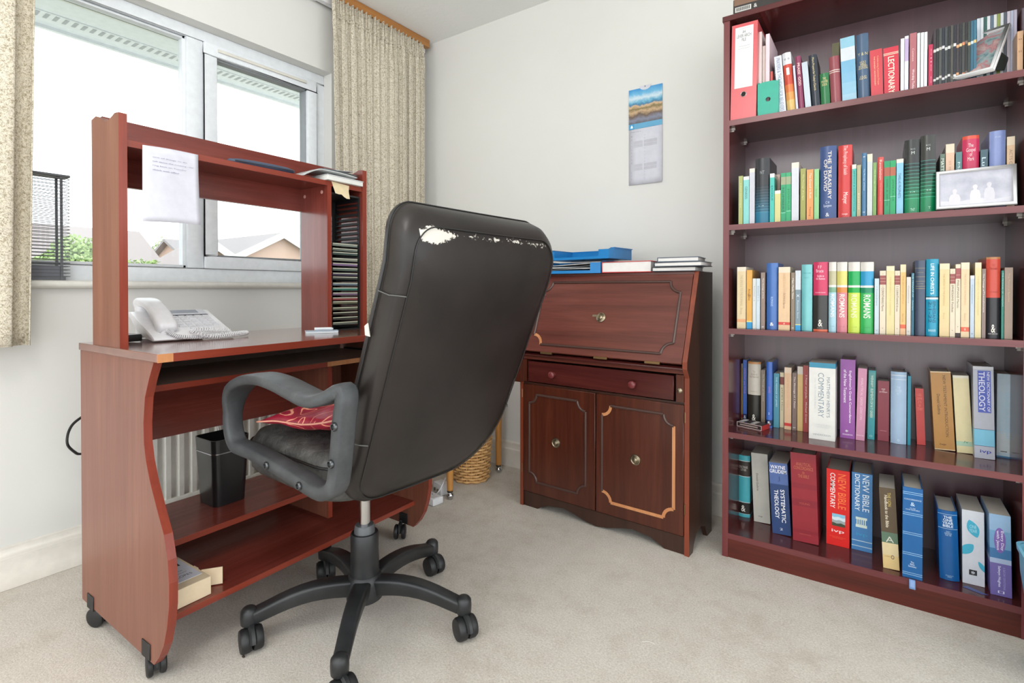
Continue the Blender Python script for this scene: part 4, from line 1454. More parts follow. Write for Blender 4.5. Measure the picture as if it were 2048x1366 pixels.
# ------------------------------------------------ top shelf
f_, w, h, b, off = bk(0, 1461, 1512.5, 46, (214, 92, 96), 'tall red lever arch file with white spine label', 'red file', hard=True, ut=3, Y=1.853, d=0.245)
MB().box(off + 0.14 * w, off + 0.84 * w, -0.0010, -0.0002, 0.325 * h, 0.965 * h).build('spine_label', plain((226, 226, 224), 0.5), f_)
text_on('lettering', 'A4\nLEVER ARCH\nFILE', plain((84, 84, 86), 0.6), f_, (off + 0.48 * w, -0.0013, 0.87 * h), (1, 0, 0), (0, 0, 1), 0.56 * w, 0.115 * h)
for zz in (0.945, 0.76, 0.735):
    MB().box(off + 0.26 * w, off + 0.72 * w, -0.0013, -0.0010, zz * h, zz * h + 0.0008).build('label_rule', plain((150, 150, 150), 0.6), f_)
MB().tube([(off + 0.5 * w + 0.0080 * math.cos(2 * math.pi * k / 24), -0.0004, 0.255 * h + 0.0080 * math.sin(2 * math.pi * k / 24)) for k in range(25)], 0.0012, 6, caps=False).build('finger_ring', plain((210, 206, 204), 0.25, 1.0), f_, smooth=60)
MB().lathe([(0.0001, -0.0003), (0.0071, -0.0003), (0.0071, 0.0006), (0.0001, 0.0006)], (off + 0.50 * w, 0, 0.255 * h), 20, 'y').build('finger_hole', plain((34, 28, 30), 0.9), f_)
f_['name_hint'] = ''
f_.name = 'lever_arch_file'
f_['category'] = 'file'

# green magazine file and the papers standing in it
gx0, gx1 = at(1515, 250, y=1.856).x, at(1557, 250, y=1.856).x
mf = thing('magazine_file', 'green card magazine file with a round finger hole beside the red lever arch file', 'magazine file', (gx0, 1.856, SH[0] + 0.0004))
gw = gx1 - gx0
green = plain((24, 156, 132), 0.4)
gh = at(1535, 163, y=1.856).z - SH[0]
# front has two facets meeting at a ridge, with a hole near the foot
fb = MB()
cx_h, cz_h, rh = gw * 0.5, gh * 0.46, 0.0072
ringh = [(cx_h + rh * math.cos(2 * math.pi * k / 24), cz_h + rh * math.sin(2 * math.pi * k / 24)) for k in range(24)]
rect = []
for k in range(24):
    a = 2 * math.pi * k / 24
    ca, sa = math.cos(a), math.sin(a)
    tx = (gw / 2) / abs(ca) if abs(ca) > 1e-6 else 1e9
    up_, dn_ = gh - cz_h, cz_h
    tz = (up_ if sa > 0 else dn_) / abs(sa) if abs(sa) > 1e-6 else 1e9
    t_ = min(tx, tz)
    rect.append((cx_h + ca * t_, cz_h + sa * t_))
for yy in (0.0, 0.0012):
    for k in range(24):
        pass
vs = [(x, 0.0, z) for x, z in rect] + [(x, 0.0, z) for x, z in ringh] + [(x, 0.0015, z) for x, z in rect] + [(x, 0.0015, z) for x, z in ringh]
fs = []
for k in range(24):
    j = (k + 1) % 24
    fs += [(k, j, 24 + j, 24 + k), (48 + k, 72 + k, 72 + j, 48 + j), (24 + k, 24 + j, 72 + j, 72 + k), (k, 48 + k, 48 + j, j)]
fb.add(vs, fs)
fb.build('front_wall', green, mf)
for x in (0.0, gw - 0.0015):
    MB().prism([(0.0015, 0), (0.20, 0), (0.20, 0.15), (0.12, 0.15), (0.0015, gh)], 'x', x, x + 0.0015).build('side_wall', green, mf)
MB().box(0.0015, gw - 0.0015, 0.0015, 0.2, 0, 0.0015).build('file_floor', green, mf)
for (ua, ub, vt, c, lb, yy) in ((1516.5, 1523.5, 64, (226, 218, 214), 'thin white folder standing in the green magazine file', 1.885), (1525, 1531, 92, (214, 204, 196), 'pale card folder in the middle of the green magazine file', 1.89),
                            (1531.5, 1539, 68, (232, 206, 212), 'pinkish white folder standing in the green magazine file', 1.88), (1541, 1545.5, 143, (214, 100, 92), 'short coral booklet in the green magazine file', 1.89)):
    xa, xb = at(ua, 120, y=yy).x, at(ub, 120, y=yy).x
    zt = at((ua + ub) / 2, vt, y=yy).z
    t = thing('folder', lb, 'folder', (xa, yy, SH[0] + 0.0022), 0, 'folders in the green file')
    MB().box(0, 0.0008, 0, 0.16, 0, zt - SH[0] - 0.002).box(xb - xa - 0.0008, xb - xa, 0, 0.16, 0, zt - SH[0] - 0.002).box(0.0008, xb - xa - 0.0008, 0, 0.0008, 0, zt - SH[0] - 0.002).build('card', plain(c, 0.5), t)
    MB().box(0.001, xb - xa - 0.001, 0.002, 0.155, 0, zt - SH[0] - 0.006).build('sheets', pg_white, t)

bk(0, 1548, 1556.5, 126, (44, 46, 78), 'dark blue paperback with white capitals, set back', 'green file', Y=1.93, d=0.12, txt=[('PREACHING', 'r', 0.72, .5, .5, .55, WHT)])
bk(0, 1558, 1573, 112, (214, 216, 224), 'white paperback with blue-grey capitals leaning left', 'white paperback', ut=-10, txt=[('PRAYERS & THOUGHTS FOR BELIEVERS', 'r', .5, .5, .92, .52, (120, 132, 160))])
bk(0, 1574.5, 1592, 105, (222, 180, 100), 'white, orange and yellow banded paperback', 'orange-banded paperback', rnd=True, ut=-11,
   bands=[(0.0, .2, (224, 186, 112)), (.2, .33, (226, 156, 84)), (.33, .46, (222, 122, 66)), (.46, .80, (204, 76, 58)), (.80, 1, (226, 226, 230))], txt=[('o  o', 'h', .89, .5, .6, .03, (70, 74, 90)), ('I', 'h', .68, .5, .35, .12, (236, 220, 214), .1)])
bk(0, 1592.5, 1597, 131, (196, 196, 214), 'very thin pale lilac booklet', 'lilac booklet', ut=-7)
bk(0, 1598, 1609, 112, (142, 58, 92), 'magenta hardback with pale capitals', 'magenta hardback', hard=True, rnd=True, ut=-8, txt=[('PRAISE  GOD', 'r', .66, .5, .42, .48, (228, 200, 190), .02)])
bk(0, 1611, 1623, 124, (186, 196, 206), 'pale blue-grey paperback', 'pale grey paperback', ut=-8)
bk(0, 1624.5, 1641, 109, (44, 50, 62), 'black hardback with gold title', 'black hardback', hard=True, rnd=True, ut=-8, txt=[("More Prayers for Today's Church", 'r', .63, .5, .62, .36, GOLD)])
bk(0, 1642, 1660.5, 146, (40, 118, 68), 'short green hardback', 'green hardback', hard=True, rnd=True, ut=-3, txt=[('THE\nPRAYER\nBOOK', 'h', .74, .5, .7, .26, GOLD)])
bk(0, 1664, 1678, 86, (96, 92, 48), 'olive book showing only its top, set back', 'olive book', Y=2.01, d=0.09)
bk(0, 1662, 1683.5, 112, (150, 76, 84), 'faded maroon hardback with two white lines', 'faded maroon hardback', hard=True, rnd=True, ut=-5, bands=[(.66, .675, (230, 214, 206)), (.70, .715, (230, 214, 206))])
bk(0, 1685, 1714, 74, (110, 172, 204), 'tall light blue cloud-patterned hardback with white panel', 'cloud-patterned hardback', hard=True, ut=-5, bands=[(0, .12, (150, 192, 212)), (.12, .3, (132, 184, 208)), (.3, .45, (118, 174, 204)), (.64, .84, (206, 212, 218)), (.84, 1, (138, 190, 210))])
bk(0, 1716, 1740.5, 67, (72, 96, 124), 'tall slate blue hardback with gold lettering', 'slate blue hardback', hard=True, rnd=True, ut=-4, d=0.15, txt=[('Y & N', 'h', .69, .5, .8, .045, GOLD), ('HOLY\nBIBLE\nREVISED\nEDITION', 'h', .52, .5, .75, .12, GOLD), ('OLD\nNEW', 'h', .33, .5, .6, .055, GOLD)])
bk(0, 1742.5, 1767, 99, (204, 56, 66), 'red paperback with fine gold title', 'red paperback', ut=-3, txt=[('Celebrating Common Prayer', 'r', .55, .62, .62, .18, (236, 170, 120)), ('THE SUNDAY ANTIPHONARY', 'r', .55, .36, .62, .10, (238, 210, 170))])
bk(0, 1768.5, 1799, 94, (206, 40, 62), 'thick red hardback with large cream capitals', 'lettered red hardback', hard=True, ut=-2, bands=[(.84, .855, (236, 208, 180)), (.87, .885, (236, 208, 180))], txt=[('LECTIONARY', 'r', .41, .5, .78, .42, (240, 222, 200), .02)])
bk(0, 1801, 1808.5, 77, (226, 226, 230), 'thin white booklet', 'white booklet')
bk(0, 1809, 1817, 72, (224, 222, 232), 'white booklet with a lilac stripe', 'lilac-striped booklet', bands=[(.55, .95, (190, 170, 206))])
bk(0, 1819, 1833, 66, (176, 104, 110), 'dusty rose paperback with white lettering', 'dusty rose paperback', txt=[('Common', 'r', .62, .5, .22, .3, (226, 190, 186)), ('Worship Today', 'r', .2, .5, .34, .42, (238, 226, 222))])
bk(0, 1834, 1840, 66, (226, 228, 226), 'thin grey-white booklet', 'grey-white booklet')
bk(0, 1841, 1847.5, 65, (228, 230, 232), 'thin white pamphlet', 'white pamphlet')
bk(0, 1848, 1854.5, 64, (232, 226, 232), 'thin pink-edged white pamphlet', 'pink-edged pamphlet')
bk(0, 1856.5, 1865.5, 89, (190, 40, 78), 'short crimson paperback with pale marks', 'crimson paperback', txt=[('o||o o', 'r', .5, .6, .8, .3, (232, 170, 186))])
mags = []
for k in range(15):
    ua = 1866.5 + k * 5.75
    c = [(58, 48, 54), (24, 24, 26), (70, 74, 70), (30, 34, 48), (60, 66, 66), (26, 28, 34), (76, 74, 66), (28, 32, 44), (58, 50, 54), (34, 32, 38), (62, 64, 62), (34, 34, 32), (52, 62, 60), (46, 98, 122), (52, 110, 136)][k]
    lk = ['plum', 'jet black', 'grey', 'navy', 'slate', 'black', 'olive grey', 'ink blue', 'brown black', 'charcoal', 'grey green', 'dark', 'greenish grey', 'teal', 'steel blue'][k]
    mk = [(206, 206, 200), (206, 206, 200), (196, 190, 180), (210, 210, 214), (200, 200, 196), (214, 214, 210), (120, 120, 110), (220, 220, 218), (222, 160, 110), (228, 200, 150), (222, 140, 100), (120, 100, 90), (226, 190, 130), (190, 210, 220), (236, 190, 120)][k]
    bk(0, ua, ua + 5.55, 59 - k * 1.35, c, 'thin %s magazine' % lk, '%s magazine' % lk, Y=1.872, d=0.2, bands=[(.60 + .012 * (k % 4), .65 + .012 * (k % 4), mk), (.10 + .02 * (k % 3), .14 + .02 * (k % 3), mk)])
for k in range(12):
    ua = 1953.5 + k * 6.7
    c = [(214, 226, 236), (228, 230, 234), (46, 96, 88), (230, 232, 236), (98, 118, 138), (226, 230, 228), (150, 164, 84), (228, 230, 234), (96, 104, 118), (230, 222, 236), (206, 212, 236), (222, 214, 236)][k]
    lk = ['pale blue', 'white', 'dark green', 'bright white', 'steel grey', 'cool white', 'lime green', 'ivory white', 'slate grey', 'pinkish white', 'lavender', 'lilac white'][k]
    bk(0, ua, ua + 6.5, 37 - k * 1.6, c, 'thin %s journal behind the leaning photo frame' % lk, '%s journal' % lk, Y=1.93, d=0.17)
bk(0, 2034, 2046, 62, (222, 178, 138), 'peach patterned paperback at the right end', 'peach paperback', Y=1.868, txt=[('* *', 'h', .5, .5, .5, .05, (120, 60, 50)), ('~ ~', 'h', .8, .5, .5, .03, (120, 60, 50))])

# ------------------------------------------------ second shelf
R2 = 1
bk(R2, 1477, 1485.5, 352, (170, 176, 104), 'slim olive-lime paperback', 'olive-lime paperback', txt=[('a short commentary', 'r', .6, .5, .5, .35, (214, 218, 170))])
bk(R2, 1486.5, 1498, 353, (128, 204, 196), 'aqua paperback with a white head band', 'aqua paperback', bands=[(.93, 1, (230, 232, 228))], txt=[('GENESIS', 'r', .66, .5, .26, .4, (60, 110, 110))])
bk(R2, 1498.8, 1509.2, 337, (198, 198, 206), 'pale grey paperback with cream head', 'pale grey paperback', bands=[(.93, 1, (232, 218, 202))])
STR = [(0, .20, (20, 108, 136))] + [(.20 + i * .045, .20 + i * .045 + .022 + .0008 * i, (26, 74 - i * 3, 92 - i * 4)) for i in range(9)] + [(.20 + i * .045 + .024, .245 + i * .045, (90, 146 - i * 9, 162 - i * 9)) for i in range(9)]
bk(R2, 1510, 1538.5, 316, (38, 38, 42), 'thick glossy black book fading to blue stripes', 'black and blue book', hard=True, rnd=True, d=0.15, bands=[(0, .17, (22, 112, 142))] + [(.17 + i * .042, .17 + i * .042 + .008, (70, 140 - i * 8, 160 - i * 9)) for i in range(10)] + [(.178 + i * .042, .212 + i * .042, (24, 92 - i * 6, 116 - i * 8)) for i in range(10)], txt=[('NT', 'h', .78, .5, .3, .05, (150, 156, 160)), ('1-2', 'h', .27, .45, .35, .012, (190, 210, 216))])
bk(R2, 1539.6, 1548.6, 347, (56, 186, 170), 'slim turquoise paperback with white head', 'turquoise paperback', bands=[(.92, 1, (232, 230, 226))], txt=[('EXODUS', 'r', .6, .5, .3, .4, (20, 90, 110))])
bk(R2, 1551, 1560, 349, (206, 174, 158), 'pink-beige paperback, set back behind a shorter one', 'pink-beige paperback', Y=1.93, d=0.12)
bk(R2, 1549.2, 1561, 381, (206, 200, 132), 'short straw yellow paperback with white head', 'straw yellow paperback', d=0.055, bands=[(.90, 1, (230, 226, 212))])
bk(R2, 1561.5, 1571.6, 346, (14, 152, 98), 'bright green paperback with tan band, nearest the straw yellow one', 'tan-banded green paperback', bands=[(.76, .92, (150, 156, 120)), (.18, .19, (150, 220, 190))], txt=[('NUMBERS', 'r', .45, .45, .5, .45, (16, 92, 60))])
bk(R2, 1571.8, 1582, 345, (16, 160, 100), 'bright green paperback with tan band, nearest the tall pale grey one', 'second green paperback', bands=[(.76, .92, (146, 158, 120)), (.21, .22, (150, 220, 190))], txt=[('JOSHUA', 'r', .45, .5, .45, .42, (18, 100, 66))])
bk(R2, 1583, 1597.6, 325, (206, 208, 212), 'tall pale grey paperback with cream head', 'tall pale grey paperback', bands=[(.91, 1, (234, 218, 200))])
bk(R2, 1600.5, 1611.5, 337, (152, 152, 70), 'olive green paperback with pale title', 'olive green paperback', txt=[('The Message of Judges', 'r', .64, .5, .5, .35, (214, 212, 150))])
bk(R2, 1613, 1626.8, 339, (224, 148, 78), 'orange paperback with pink-white title', 'orange paperback', txt=[('The Gospel in Ruth', 'r', .68, .5, .5, .4, (240, 216, 196)), ('Fleming', 'r', .17, .5, .18, .35, (150, 70, 40))])
bk(R2, 1628, 1637.8, 338, (138, 196, 130), 'light green paperback', 'light green paperback', txt=[('1 Samuel', 'r', .55, .5, .2, .35, (96, 150, 96))])
bk(R2, 1639.5, 1673, 292, (52, 76, 128), 'very thick blue hardback with white shadowed capitals', 'thick blue hardback', hard=True, rnd=True, d=0.16, txt=[('THE TREASURY\nOF DAVID', 'r', .60, .47, .66, .46, (214, 206, 200), .01), ('C H\nSpurgeon', 'h', .20, .47, .5, .09, (196, 204, 222)), ('&', 'h', .06, .47, .22, .05, (222, 222, 226))])
bk(R2, 1676, 1704, 290, (206, 56, 54), 'thick red hardback with pale lettering', 'thick red hardback', hard=True, rnd=True, d=0.16, txt=[('The Prophecy of Isaiah', 'r', .79, .5, .40, .36, (240, 200, 196)), ('Motyer', 'r', .27, .5, .16, .42, (242, 214, 210)), ('ivp', 'h', .05, .5, .4, .03, (242, 214, 210))])
bk(R2, 1703.5, 1712.3, 329, (70, 178, 164), 'slim teal paperback with cream head', 'slim teal paperback', bands=[(.92, 1, (232, 222, 206))], txt=[('JEREMIAH & LAMENTATIONS', 'r', .5, .5, .78, .4, (24, 100, 104))])
bk(R2, 1713.4, 1721.8, 330, (172, 168, 126), 'olive beige paperback', 'olive beige paperback', txt=[('Ezekiel', 'r', .3, .5, .3, .35, (214, 210, 180))])
bk(R2, 1723, 1732.8, 306, (68, 116, 156), 'tall slim blue paperback', 'slim blue paperback', rnd=True, txt=[('The Message of Daniel', 'r', .58, .5, .34, .3, (200, 216, 230)), ('o', 'h', .94, .5, .4, .02, WHT), ('o', 'h', .07, .5, .4, .02, WHT)])
bk(R2, 1734, 1744.8, 308, (198, 204, 204), 'tall whitish paperback with cream head', 'whitish paperback', bands=[(.88, 1, (226, 216, 192))])
bk(R2, 1745.4, 1753, 325, (122, 160, 84), 'moss green paperback with pale title', 'moss green paperback', txt=[('The Message of Hosea', 'r', .62, .5, .5, .35, (206, 222, 170))])
bk(R2, 1754.5, 1767, 314, (206, 78, 70), 'red-orange paperback with pink title', 'red-orange paperback', rnd=True, txt=[('Revelation', 'r', .78, .5, .34, .4, (240, 196, 186)), ('Day of the Lord', 'r', .4, .5, .3, .3, (226, 130, 120))])
bk(R2, 1768, 1779.8, 322, (14, 146, 92), 'green paperback with brick band, nearest the red-orange one', 'brick-banded green paperback', bands=[(.72, .88, (166, 84, 58)), (.27, .28, (140, 214, 180))], txt=[('JOEL & AMOS', 'r', .42, .5, .5, .35, (14, 96, 62))])
bk(R2, 1780, 1791.4, 321, (10, 158, 92), 'green paperback with brick band, nearest the light blue one', 'second brick-banded paperback', bands=[(.72, .88, (174, 92, 60)), (.33, .34, (140, 214, 180))], txt=[('JONAH', 'r', .46, .5, .4, .35, (14, 100, 62))])
bk(R2, 1792.6, 1806.6, 318, (134, 190, 214), 'light blue paperback with cream head', 'light blue paperback', bands=[(.93, 1, (236, 222, 204))], txt=[('TWELVE PROPHETS', 'r', .52, .45, .45, .38, (60, 92, 130))])


def greenfade(g):
    return [(0, .20, (12, 132, 84))] + [(.20 + i * .047, .20 + i * .047 + .009, (60, 176 - i * 6, 132 - i * 2)) for i in range(11)] + [(.209 + i * .047, .247 + i * .047, (10, max(34, 112 - i * 9), max(30, 72 - i * 5))) for i in range(10)]


bk(R2, 1809, 1839.6, 279, (42, 44, 42), 'thick glossy black and green striped book, nearer the light blue one', 'first black-green book', hard=True, rnd=True, d=0.17, bands=greenfade(0), txt=[('N I C', 'h', .87, .55, .3, .02, (190, 196, 190)), ('M', 'h', .82, .55, .22, .04, (190, 196, 190)), ('1-4', 'h', .29, .55, .3, .012, (200, 226, 210)), ('TNT', 'h', .05, .55, .3, .035, (180, 226, 200))])
bk(R2, 1841, 1872, 270, (50, 50, 46), 'thick glossy black and green striped book, beside the silver frame', 'second black-green book', hard=True, rnd=True, d=0.17, bands=greenfade(0), txt=[('N I C', 'h', .87, .5, .3, .02, (190, 196, 190)), ('M', 'h', .82, .5, .22, .04, (190, 196, 190)), ('5-8', 'h', .29, .55, .3, .012, (200, 226, 210)), ('T', 'h', .06, .6, .15, .03, (180, 226, 200))])
bk(R2, 1879.5, 1889.6, 308, (96, 116, 100), 'small grey-green paperback behind the silver frame', 'grey-green paperback', Y=1.895, txt=[('MATTHEW', 'r', .72, .5, .4, .6, (214, 220, 206), .02)])
bk(R2, 1891, 1908.5, 288, (222, 186, 158), 'peach paperback behind the silver frame', 'peach paperback', Y=1.895, bands=[(.87, 1, (226, 210, 186))], txt=[('ST MATTHEW', 'r', .55, .5, .4, .25, (190, 140, 110))])
bk(R2, 1911, 1923.6, 304, (84, 126, 128), 'short grey teal paperback behind the silver frame', 'grey teal paperback', Y=1.895, txt=[('Mark', 'r', .68, .5, .3, .4, (190, 210, 208))])
bk(R2, 1924.5, 1958.5, 271, (200, 44, 88), 'bright crimson book with orange head behind the silver frame', 'crimson gospel book', hard=True, rnd=True, Y=1.893, d=0.14, bands=[(.955, 1, (222, 84, 60))], txt=[('The\nGospel\nof\nMark', 'h', .78, .5, .55, .23, (244, 210, 214))])
bk(R2, 1960.5, 1975.5, 299, (62, 92, 104), 'dark teal marbled paperback behind the silver frame', 'marbled paperback', Y=1.895, txt=[('Luke', 'r', .72, .45, .3, .55, (196, 214, 222), .02)])
bk(R2, 1979, 2012, 261, (136, 152, 204), 'thick lavender blue hardback behind the silver frame', 'lavender hardback', hard=True, rnd=True, Y=1.893, d=0.16, txt=[('ST LUKE', 'h', .92, .5, .35, .02, (196, 204, 228))])
bk(R2, 2013.5, 2029.5, 273, (226, 190, 152), 'peach-cream paperback at the right end of the row', 'peach-cream paperback', Y=1.895, bands=[(.88, 1, (230, 212, 184))], txt=[('ACTS OF GOD', 'r', .62, .5, .4, .42, (150, 130, 110))])

# ------------------------------------------------ third shelf
R3 = 2
PK = dict(Y=1.880)
bk(R3, 1474, 1491.8, 534, (226, 204, 160), 'cream paperback with a faint orange band', 'cream paperback', bands=[(.10, .15, (232, 168, 116)), (.93, 1, (228, 216, 194))], txt=[('THE EPISTLE TO THE ROMANS', 'r', .62, .5, .5, .28, (176, 156, 120)), ('Bruce', 'r', .28, .5, .1, .25, (176, 156, 120))], **PK)
bk(R3, 1493, 1504.2, 540, (226, 168, 72), 'amber paperback with a bright blue foot', 'amber paperback', bands=[(0, .11, (40, 150, 206)), (.11, .13, (226, 214, 130))], txt=[('Acts alive', 'r', .58, .5, .2, .4, (120, 84, 40)), ('%', 'h', .57, .5, .6, .03, (90, 60, 40))], **PK)
bk(R3, 1505, 1512, 557, (214, 216, 212), 'short off-white booklet, nearer the amber paperback', 'off-white booklet', txt=[('ROMANS 1-8', 'r', .7, .5, .3, .3, (150, 150, 150))], **PK)
bk(R3, 1512.4, 1520, 557, (200, 214, 222), 'short pale blue booklet beside the taupe paperback', 'pale blue booklet', txt=[('ROMANS 9-16', 'r', .7, .5, .3, .3, (130, 150, 160))], **PK)
bk(R3, 1521.6, 1530, 545, (146, 124, 112), 'taupe paperback with white title, left part of the row', 'taupe paperback', txt=[('The Message of Acts', 'r', .72, .5, .36, .4, (222, 214, 206), .02), ('o', 'h', .04, .5, .5, .02, WHT)], **PK)
bk(R3, 1532.5, 1555, 526, (70, 112, 180), 'tall blue rounded paperback', 'blue rounded paperback', rnd=True, txt=[('ROMANS', 'r', .42, .5, .14, .22, (170, 196, 230)), ('&', 'h', .08, .5, .34, .05, (232, 232, 230), .04)], **PK)
bk(R3, 1556.8, 1580, 534, (226, 190, 148), 'wide cream paperback with a red foot band', 'wide cream paperback', bands=[(.08, .125, (212, 66, 52)), (.91, 1, (228, 212, 188))], txt=[('THE EPISTLE OF PAUL TO THE', 'r', .74, .5, .32, .2, (196, 156, 120)), ('ROMANS Barrett', 'r', .46, .5, .24, .2, (150, 110, 84)), ('8', 'h', .10, .5, .15, .02, (240, 210, 190))], **PK)
bk(R3, 1581.8, 1589.6, 545, (138, 120, 98), 'slim brown-grey paperback with bold white title', 'brown-grey paperback', txt=[('Men Made New', 'r', .72, .5, .36, .45, (230, 222, 210), .03), ('o', 'h', .04, .5, .5, .02, WHT)], **PK)
bk(R3, 1590.4, 1601.4, 541, (122, 142, 152), 'grey-blue paperback with white head and blue foot', 'grey-blue paperback', bands=[(0, .09, (36, 150, 206)), (.09, .105, (226, 214, 130)), (.68, 1, (206, 212, 216))], txt=[('X', 'h', .58, .5, .6, .04, (226, 230, 232)), ('Romans Stott', 'r', .35, .5, .3, .3, (196, 206, 212))], **PK)
bk(R3, 1602.5, 1624.3, 529, (120, 192, 194), 'pale turquoise rounded hardback', 'turquoise hardback', hard=True, rnd=True, txt=[('COMMENTARY ON ROMANS', 'h', .87, .5, .7, .015, (80, 150, 156)), ('MURRAY', 'h', .8, .5, .5, .012, (80, 150, 156))], **PK)
bk(R3, 1626, 1655.5, 524, (44, 42, 40), 'thick hardback, pink above and black below', 'pink and black hardback', hard=True, rnd=True, d=0.15, bands=[(0, .03, (226, 110, 78)), (.52, 1, (204, 48, 92))], txt=[('F F\nBruce', 'h', .90, .45, .5, .10, (240, 206, 216)), ('Epistle to\nthe Romans', 'h', .78, .5, .62, .07, (240, 200, 212)), ('ELIZABETHANS', 'h', .56, .5, .7, .015, (240, 190, 205)), ('&', 'h', .12, .5, .3, .10, (222, 216, 206), .03), ('study', 'h', .05, .5, .45, .02, (150, 146, 138))], **PK)


def series(u0, u1, cs, look, short, tc):
    w_, a, l_, c4, c5 = cs
    bk(R3, u0, u1, 524, c5, look, short, hard=True, rnd=True, d=0.145, Y=1.880, bands=[(.87, 1, w_), (.67, .87, a), (.64, .67, (228, 230, 226)), (.565, .64, c4)], txt=[('ROMANS', 'r', .375, .5, .33, .52, tc, .035), ('LLOYD-JONES', 'h', .08, .5, .55, .012, tuple(int(c * .75) for c in c5))])


WH = (222, 216, 208)
series(1657, 1672.4, (WH, (190, 184, 148), 0, (124, 168, 138), (164, 204, 216)), 'white, stone and pale blue banded hardback', 'stone-banded hardback', (222, 222, 226))
series(1673.2, 1694.4, (WH, (218, 208, 116), 0, (218, 140, 66), (212, 128, 138)), 'white, yellow, orange and pink banded hardback', 'yellow-pink banded hardback', (232, 222, 212))
series(1695.8, 1719.8, (WH, (18, 168, 86), 0, (16, 164, 58), (202, 222, 78)), 'white, green and lime banded hardback', 'green-lime banded hardback', (222, 218, 180))
series(1720.4, 1747.4, (WH, (42, 152, 196), 0, (14, 136, 92), (58, 178, 92)), 'white, blue and green banded hardback', 'blue-green banded hardback', (232, 228, 214))
bk(R3, 1748.8, 1758, 557, (196, 212, 218), 'small pale blue paperback', 'small pale blue paperback', txt=[('1 Corinthians', 'r', .68, .5, .34, .3, (120, 140, 150)), ('o', 'h', .06, .5, .4, .02, (120, 130, 140))], **PK)


def tyn(u0, u1, vt, title, look, short, Y=1.880):
    bk(R3, u0, u1, vt, (226, 210, 184), look, short, Y=Y, bands=[(.78, .925, (150, 72, 66)), (.825, .83, (214, 170, 150)), (.875, .88, (214, 170, 150))], txt=[(title, 'r', .56, .5, .40, .38, (84, 74, 66)), ('A', 'h', .95, .5, .25, .018, (150, 140, 120)), ('T', 'h', .09, .5, .4, .012, (84, 74, 66))])


tyn(1759.2, 1771.6, 541.5, '1 CORINTHIANS Morris', 'cream paperback with maroon head band beside small pale blue one', 'maroon-banded paperback')
bk(R3, 1772.4, 1788.8, 532, (226, 208, 150), 'light yellow paperback', 'light yellow paperback', txt=[('THE FIRST EPISTLE TO THE CORINTHIANS', 'r', .56, .5, .56, .2, (196, 176, 110))], bands=[(.93, 1, (230, 216, 180))], **PK)
tyn(1789.2, 1799.8, 541.5, '2 CORINTHIANS Kruse', 'cream paperback with maroon band, between two yellow ones', 'second maroon-banded paperback')
bk(R3, 1800.4, 1811.8, 529, (224, 184, 112), 'tan-yellow paperback with an orange-red foot band', 'tan-yellow paperback', bands=[(.09, .145, (222, 98, 62)), (.89, 1, (228, 210, 172)), (0, .09, (226, 178, 134))], txt=[('THE SECOND EPISTLE', 'r', .64, .5, .4, .3, (190, 146, 90)), ('Barrett', 'r', .24, .5, .12, .3, (190, 140, 90))], **PK)
bk(R3, 1812.6, 1821.6, 554, (214, 206, 196), 'small greyish white paperback', 'greyish white paperback', txt=[('Galatians', 'r', .7, .5, .3, .3, (160, 150, 140)), ('o', 'h', .06, .5, .4, .02, (120, 130, 140))], **PK)
bk(R3, 1822.4, 1828.4, 546, (30, 96, 118), 'very slim dark teal paperback', 'dark teal paperback', txt=[('THE MESSAGE OF', 'r', .8, .5, .38, .5, (160, 200, 210)), ('Galatians', 'r', .48, .5, .16, .4, (160, 200, 210))], **PK)
bk(R3, 1830, 1851, 521, (68, 78, 98), 'slate navy hardback with gold rules', 'slate navy hardback', hard=True, rnd=True, d=0.15, Y=1.880, bands=[(.895, .9, (150, 140, 110)), (.78, .785, (150, 140, 110)), (.72, .725, (150, 140, 110)), (.655, .66, (160, 146, 104)), (.625, .63, (160, 146, 104))], txt=[('ALFORD', 'h', .84, .5, .6, .013, (150, 144, 120)), ('GALATIANS', 'h', .69, .5, .6, .013, (150, 144, 120))])
bk(R3, 1852.2, 1877.2, 518, (30, 150, 184), 'vivid cyan hardback with white lettering panel', 'vivid cyan hardback', hard=True, rnd=True, d=0.15, Y=1.880, bands=[(.475, .50, (214, 230, 234)), (.50, .512, (14, 70, 92))], txt=[("LIFE IN CHRIST'S", 'r', .74, .5, .40, .30, (226, 240, 240), .04), ('EPHESIANS', 'r', .31, .66, .28, .26, (16, 92, 120), .02), ('2:1-22', 'r', .31, .32, .28, .26, (16, 92, 120), .02), ('BANNER', 'h', .07, .5, .6, .03, (200, 230, 236))])
bk(R3, 1879, 1899, 527, (226, 200, 148), 'wide straw cream paperback', 'straw cream paperback', bands=[(.92, 1, (228, 214, 178))], txt=[('THE EPISTLE TO THE EPHESIANS', 'r', .64, .45, .44, .2, (192, 164, 104)), ('Bruce', 'r', .28, .45, .08, .2, (192, 164, 104))], **PK)
tyn(1899.6, 1910.4, 537.5, 'EPHESIANS Foulkes', 'shorter cream paperback with maroon band beside wide straw cream one', 'short maroon-banded paperback')
bk(R3, 1910.8, 1921, 528.5, (228, 212, 186), 'taller cream paperback with maroon band and a black foot', 'black-footed paperback', bands=[(.80, .945, (158, 74, 74)), (.85, .855, (214, 170, 150)), (0, .055, (52, 24, 18))], txt=[('PHILIPPIANS Martin', 'r', .59, .5, .38, .4, (84, 74, 66)), ('T', 'h', .14, .5, .4, .012, (84, 74, 66))], **PK)
